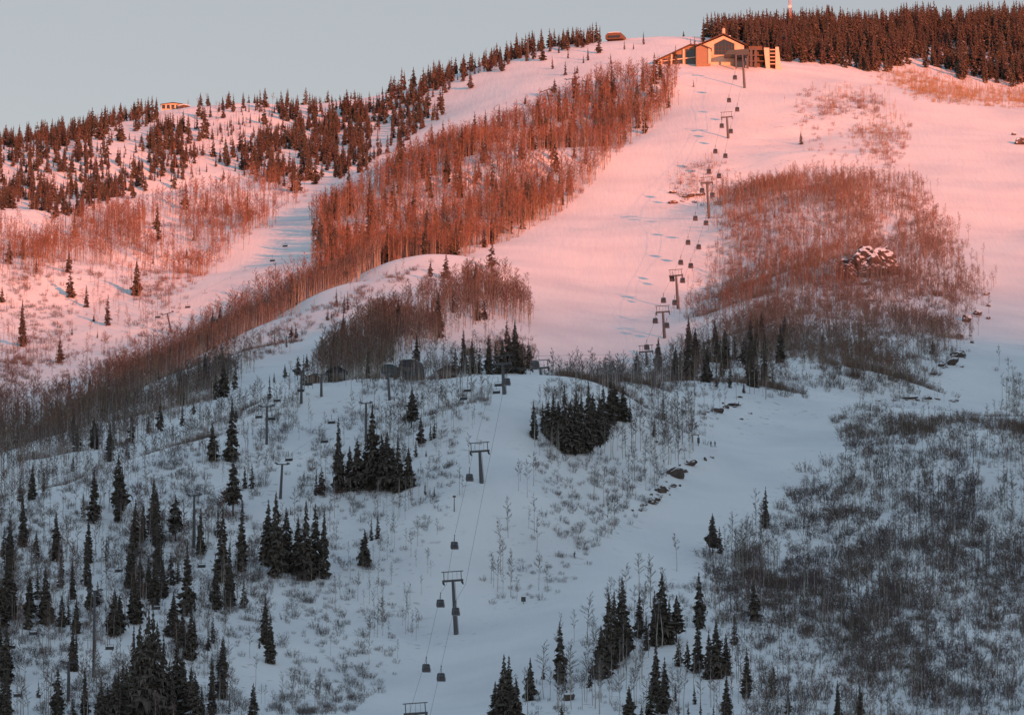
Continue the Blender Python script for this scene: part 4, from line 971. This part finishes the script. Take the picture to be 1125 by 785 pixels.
# -- people
def person_mesh(pose):
    """one continuous figure, feet at the origin, facing -y"""
    bm = bmesh.new(); lay = None
    J = {'pelvis': (0, .03, .93), 'belly': (0, .0, 1.08), 'chest': (0, -.03 - pose, 1.3), 'neck': (0, -.05 - pose, 1.48), 'chin': (0, -.07 - pose, 1.56), 'head': (0, -.07 - pose, 1.68), 'crown': (0, -.06 - pose, 1.77)}
    for s, n in ((-1, 'l'), (1, 'r')):
        J.update({n + 'hip': (s * .1, .03, .88), n + 'knee': (s * .13, -.08, .5), n + 'ankle': (s * .14, .02, .1), n + 'toe': (s * .16, -.16, .05),
                  n + 'sh': (s * .19, -.03 - pose, 1.4), n + 'elb': (s * .29, -.06, 1.13), n + 'wr': (s * .27, -.28, 1.05), n + 'hand': (s * .26, -.37, 1.04)})
    RAD = {'pelvis': .16, 'belly': .15, 'chest': .18, 'neck': .065, 'chin': .085, 'head': .105, 'crown': .07, 'hip': .1, 'knee': .075, 'ankle': .06, 'toe': .055, 'sh': .085, 'elb': .06, 'wr': .05, 'hand': .05}
    E = [('pelvis', 'belly'), ('belly', 'chest'), ('chest', 'neck'), ('neck', 'chin'), ('chin', 'head'), ('head', 'crown')]
    for n in 'lr': E += [('pelvis', n + 'hip'), (n + 'hip', n + 'knee'), (n + 'knee', n + 'ankle'), (n + 'ankle', n + 'toe'), ('chest', n + 'sh'), (n + 'sh', n + 'elb'), (n + 'elb', n + 'wr'), (n + 'wr', n + 'hand')]
    names = list(J); me = bpy.data.meshes.new('person')
    me.from_pydata([J[n] for n in names], [(names.index(a), names.index(b)) for a, b in E], [])
    o = bpy.data.objects.new('person_rig', me); C.objects.link(o)
    o.modifiers.new('skin', 'SKIN'); o.modifiers.new('sub', 'SUBSURF').levels = 1
    for i, n in enumerate(names):
        r_ = RAD.get(n, RAD.get(n[1:], .05)); sv = me.skin_vertices[0].data[i]; sv.radius = (r_, r_); sv.use_root = n == 'pelvis'
    dg = bpy.context.evaluated_depsgraph_get(); out = bpy.data.meshes.new_from_object(o.evaluated_get(dg))
    bpy.data.objects.remove(o)
    return out
FIG = [person_mesh(.02), person_mesh(.12)]
SKIN_ = mat('skin', (0.45, 0.28, 0.2), 0.6)
def person(px, py, jacket, trousers, pose, rz, label):
    p = hit(px, py); me = FIG[pose].copy()
    me.materials.clear()
    for m in (jacket, trousers, SKIN_, DARK): me.materials.append(m)
    for f in me.polygons:
        z = f.center.z; f.material_index = 2 if 1.5 < z < 1.72 else 3 if (z < .16 or abs(f.center.x) > .2 and f.center.y < -.3) else 1 if z < .98 else 0; f.use_smooth = True
    o = link('person', me); o.location = p; o.rotation_euler.z = rz
    b = bmesh.new(); bmesh.ops.create_uvsphere(b, u_segments=12, v_segments=8, radius=.135)
    for v in b.verts: v.co = Vector((v.co.x, v.co.y * 1.1 - .065 - (.02, .12)[pose], max(v.co.z, -.02) + 1.7))
    hm = bpy.data.meshes.new('helmet'); b.to_mesh(hm); b.free(); hm.materials.append(trousers); link('helmet', hm, o)
    for s in (-1, 1): MB().box((s * .14, -.1, .015), (.09, 1.7, .025)).bar((s * .14, -.95, .015), (s * .14, -1.1, .1), .08, .02).build('ski', DARK, o)
    for s in (-1, 1): MB().tube((s * .27, -.38, 1.08), (s * .34, -.3, 0), .012, n=6).build('ski_pole', STEEL, o)
    return tag(o, label, 'person', 'skiers')
J1, J2, J3 = mat('maroon_cloth', (0.09, 0.03, 0.035), 0.9), mat('black_cloth', (0.03, 0.03, 0.035), 0.9), mat('brown_cloth', (0.08, 0.05, 0.04), 0.9)
person(781, 491, J1, J2, 0, .5, 'skier in dark maroon jacket standing by the wooden sign frame')
person(785.6, 491, J2, J2, 0, -.6, 'skier all in black standing beside the maroon one')
person(631, 615.5, J2, J1, 1, .9, 'lone skier in black bending forward on the lower run')
person(345, 176, J3, J2, 0, .2, 'tiny dark skier on the pink far run below the spruces')
person(339, 192.5, J2, J3, 1, 1.2, 'second tiny skier further down the pink far run')

# -- rocks
def rock_material():
    m = bpy.data.materials.new('snowy_rock'); m.use_nodes = True; n = m.node_tree; L = n.links.new; b = n.nodes['Principled BSDF']; b.inputs['Roughness'].default_value = .9
    tc = n.nodes.new('ShaderNodeTexCoord'); t1 = n.nodes.new('ShaderNodeTexNoise'); t1.inputs['Scale'].default_value = .28; t1.inputs['Detail'].default_value = 5
    L(tc.outputs['Object'], t1.inputs['Vector'])
    r1 = n.nodes.new('ShaderNodeValToRGB'); r1.color_ramp.elements[0].color = (.035, .03, .028, 1); r1.color_ramp.elements[1].color = (.13, .09, .075, 1)
    r1.color_ramp.elements[0].position = .35; r1.color_ramp.elements[1].position = .7
    L(t1.outputs['Fac'], r1.inputs[0])
    g = n.nodes.new('ShaderNodeNewGeometry'); sx = n.nodes.new('ShaderNodeSeparateXYZ'); L(g.outputs['Normal'], sx.inputs[0])
    ad = n.nodes.new('ShaderNodeMath'); ad.operation = 'MULTIPLY_ADD'; L(t1.outputs['Fac'], ad.inputs[0]); ad.inputs[1].default_value = .7; L(sx.outputs['Z'], ad.inputs[2])
    mr = n.nodes.new('ShaderNodeMapRange'); mr.inputs[1].default_value = .74; mr.inputs[2].default_value = .86; L(ad.outputs[0], mr.inputs[0])
    mx = n.nodes.new('ShaderNodeMix'); mx.data_type = 'RGBA'; L(mr.outputs[0], mx.inputs['Factor']); L(r1.outputs[0], mx.inputs['A']); mx.inputs['B'].default_value = (.76, .77, .79, 1)
    L(mx.outputs['Result'], b.inputs['Base Color']); return m
ROCK = rock_material()
def rock_mesh(name, seed, sx, sy, sz, sub=3):
    q = random.Random(seed); b = bmesh.new(); bmesh.ops.create_icosphere(b, subdivisions=sub, radius=1)
    cuts = [(Vector((q.gauss(0, 1), q.gauss(0, 1), q.gauss(0, .7))).normalized(), q.uniform(.5, .85)) for _ in range(11)]
    for v in b.verts:
        for n_, d in cuts:
            e = v.co.dot(n_) - d
            if e > 0: v.co -= n_ * e * .9
        k = 1 + .14 * float(vnoise(np.array(v.co.x * 2.5 + seed), np.array(v.co.y * 2.5 + v.co.z * 1.7), seed)) + .1 * float(vnoise(np.array(v.co.x * 6 + seed), np.array(v.co.z * 6 + v.co.y * 3), seed + 5))
        v.co = Vector((v.co.x * sx * k, v.co.y * sy * k, v.co.z * sz * k))
    me = bpy.data.meshes.new(name); b.to_mesh(me); b.free(); me.materials.append(ROCK); return me
ROCKS = {'of the bank above the lower run': '742 524 22 15|758 513 15 9|726 542 15 13|738 535 13 5|716 553 11 10|722 552 10 8|705 556 6 5|704 562 4 5|695 563 4 3|782 503 5 4|775 506 4 6|732 540 8 6|750 520 12 7',
 'of the cut above the cat track': '787.5 453 15 8|806 446 15 7|797 449 7 5|815 461 5 3|758 468 10 4|773 456 5 3|813 438 5 4|824 455 5 3|745 482 5 3|720 486 5 3',
 'of the ledge beside the outer run': '1084.6 325 8 7|1086 337 5 6|1075 347 10 9|1062 354 11 13|1085 351 5 5|1055 371 7 8|1066 370 4 3|1052 392 20 9|1044 401 20 9|1034 403 10 6|1068 377 4 4',
 'below the brown outcrop': '952 314 12 8|956 331 14 9|994 312 6 4|1000 329 5 4',
 'along the cat track rim': '996 439.5 22 3.5|1016 438.5 14 3.5|981.6 441 8 3|1046 441 10 2.5|1026 412 9 4|965 441 7 3|1030 439 8 3',
 'by the pink-run tower': '740 224 11 6|739 213 9 5|757 217 15 7|770 215 12 6|763 223 6 4|750 222 5 3',
 'at the far edge of the upper run': '1120 159 13 12|1114 149 6 5', 'in the snow among the front trees': '624 770 15 15'}
rl = []
for ph, ss in ROCKS.items():
    for tok in ss.split('|'): rl.append((ph, *map(float, tok.split())))
rr_ = random.Random(8)
for r_ in list(rl):
    if r_[3] > 8 and r_[0].startswith(('of the', 'along')):
        for _ in range(3): rl.append((r_[0], r_[1] + rr_.uniform(-.8, .8) * r_[3], r_[2] + rr_.uniform(-.4, .5) * r_[4], rr_.uniform(2.5, 5), rr_.uniform(2, 3.5)))
lab = labels([(r[0], r[1], r[2], ('wide' if r[3] > 12 else 'mid-sized' if r[3] > 7 else 'small') + ' dark rock') for r in rl], None)
for i, ((ph, px, py, wp, hp), lb) in enumerate(zip(rl, lab)):
    p = hit(px, py); k = p.y / F
    if ph.startswith('in the snow among'): lb = 'snow-capped dark boulder alone on the snow among the front trees'
    o = link('rock', rock_mesh('rock', i + 3, wp * k * .62, wp * k * .6, hp * k * .5)); o.location = p + Vector((0, wp * k * .2, hp * k * .25)); o.rotation_euler = (0, (.35 if ph.startswith(('of the bank', 'of the ledge')) else .1) * -1, i * .7 % .6 - .3)
    tag(o, lb, 'rock', 'rocks ' + ph)
p = hit(955, 303); t = empty('rock_outcrop', p); k = p.y / F
for i, (dx, dz, w_, h_, dy) in enumerate(((-22, 2, 20, 13, -4), (-12, 13, 26, 20, 4), (2, 12, 26, 26, 0), (12, 16, 26, 20, 7), (24, 8, 18, 14, 2), (-4, 24, 26, 14, 12), (2, 2, 20, 12, -7), (14, 4, 18, 12, -3), (-24, 12, 14, 10, 8))):
    o = link('ledge', rock_mesh('ledge', 60 + i, w_ * k * .7, w_ * k * .66, h_ * k * .78, 4), t); o.location = (dx * k * 1.05, dy * k * 1.6, dz * k * 1.05)
tag(t, 'broad brown rock outcrop with snow on its ledges amid the rusty brush', 'rock outcrop')
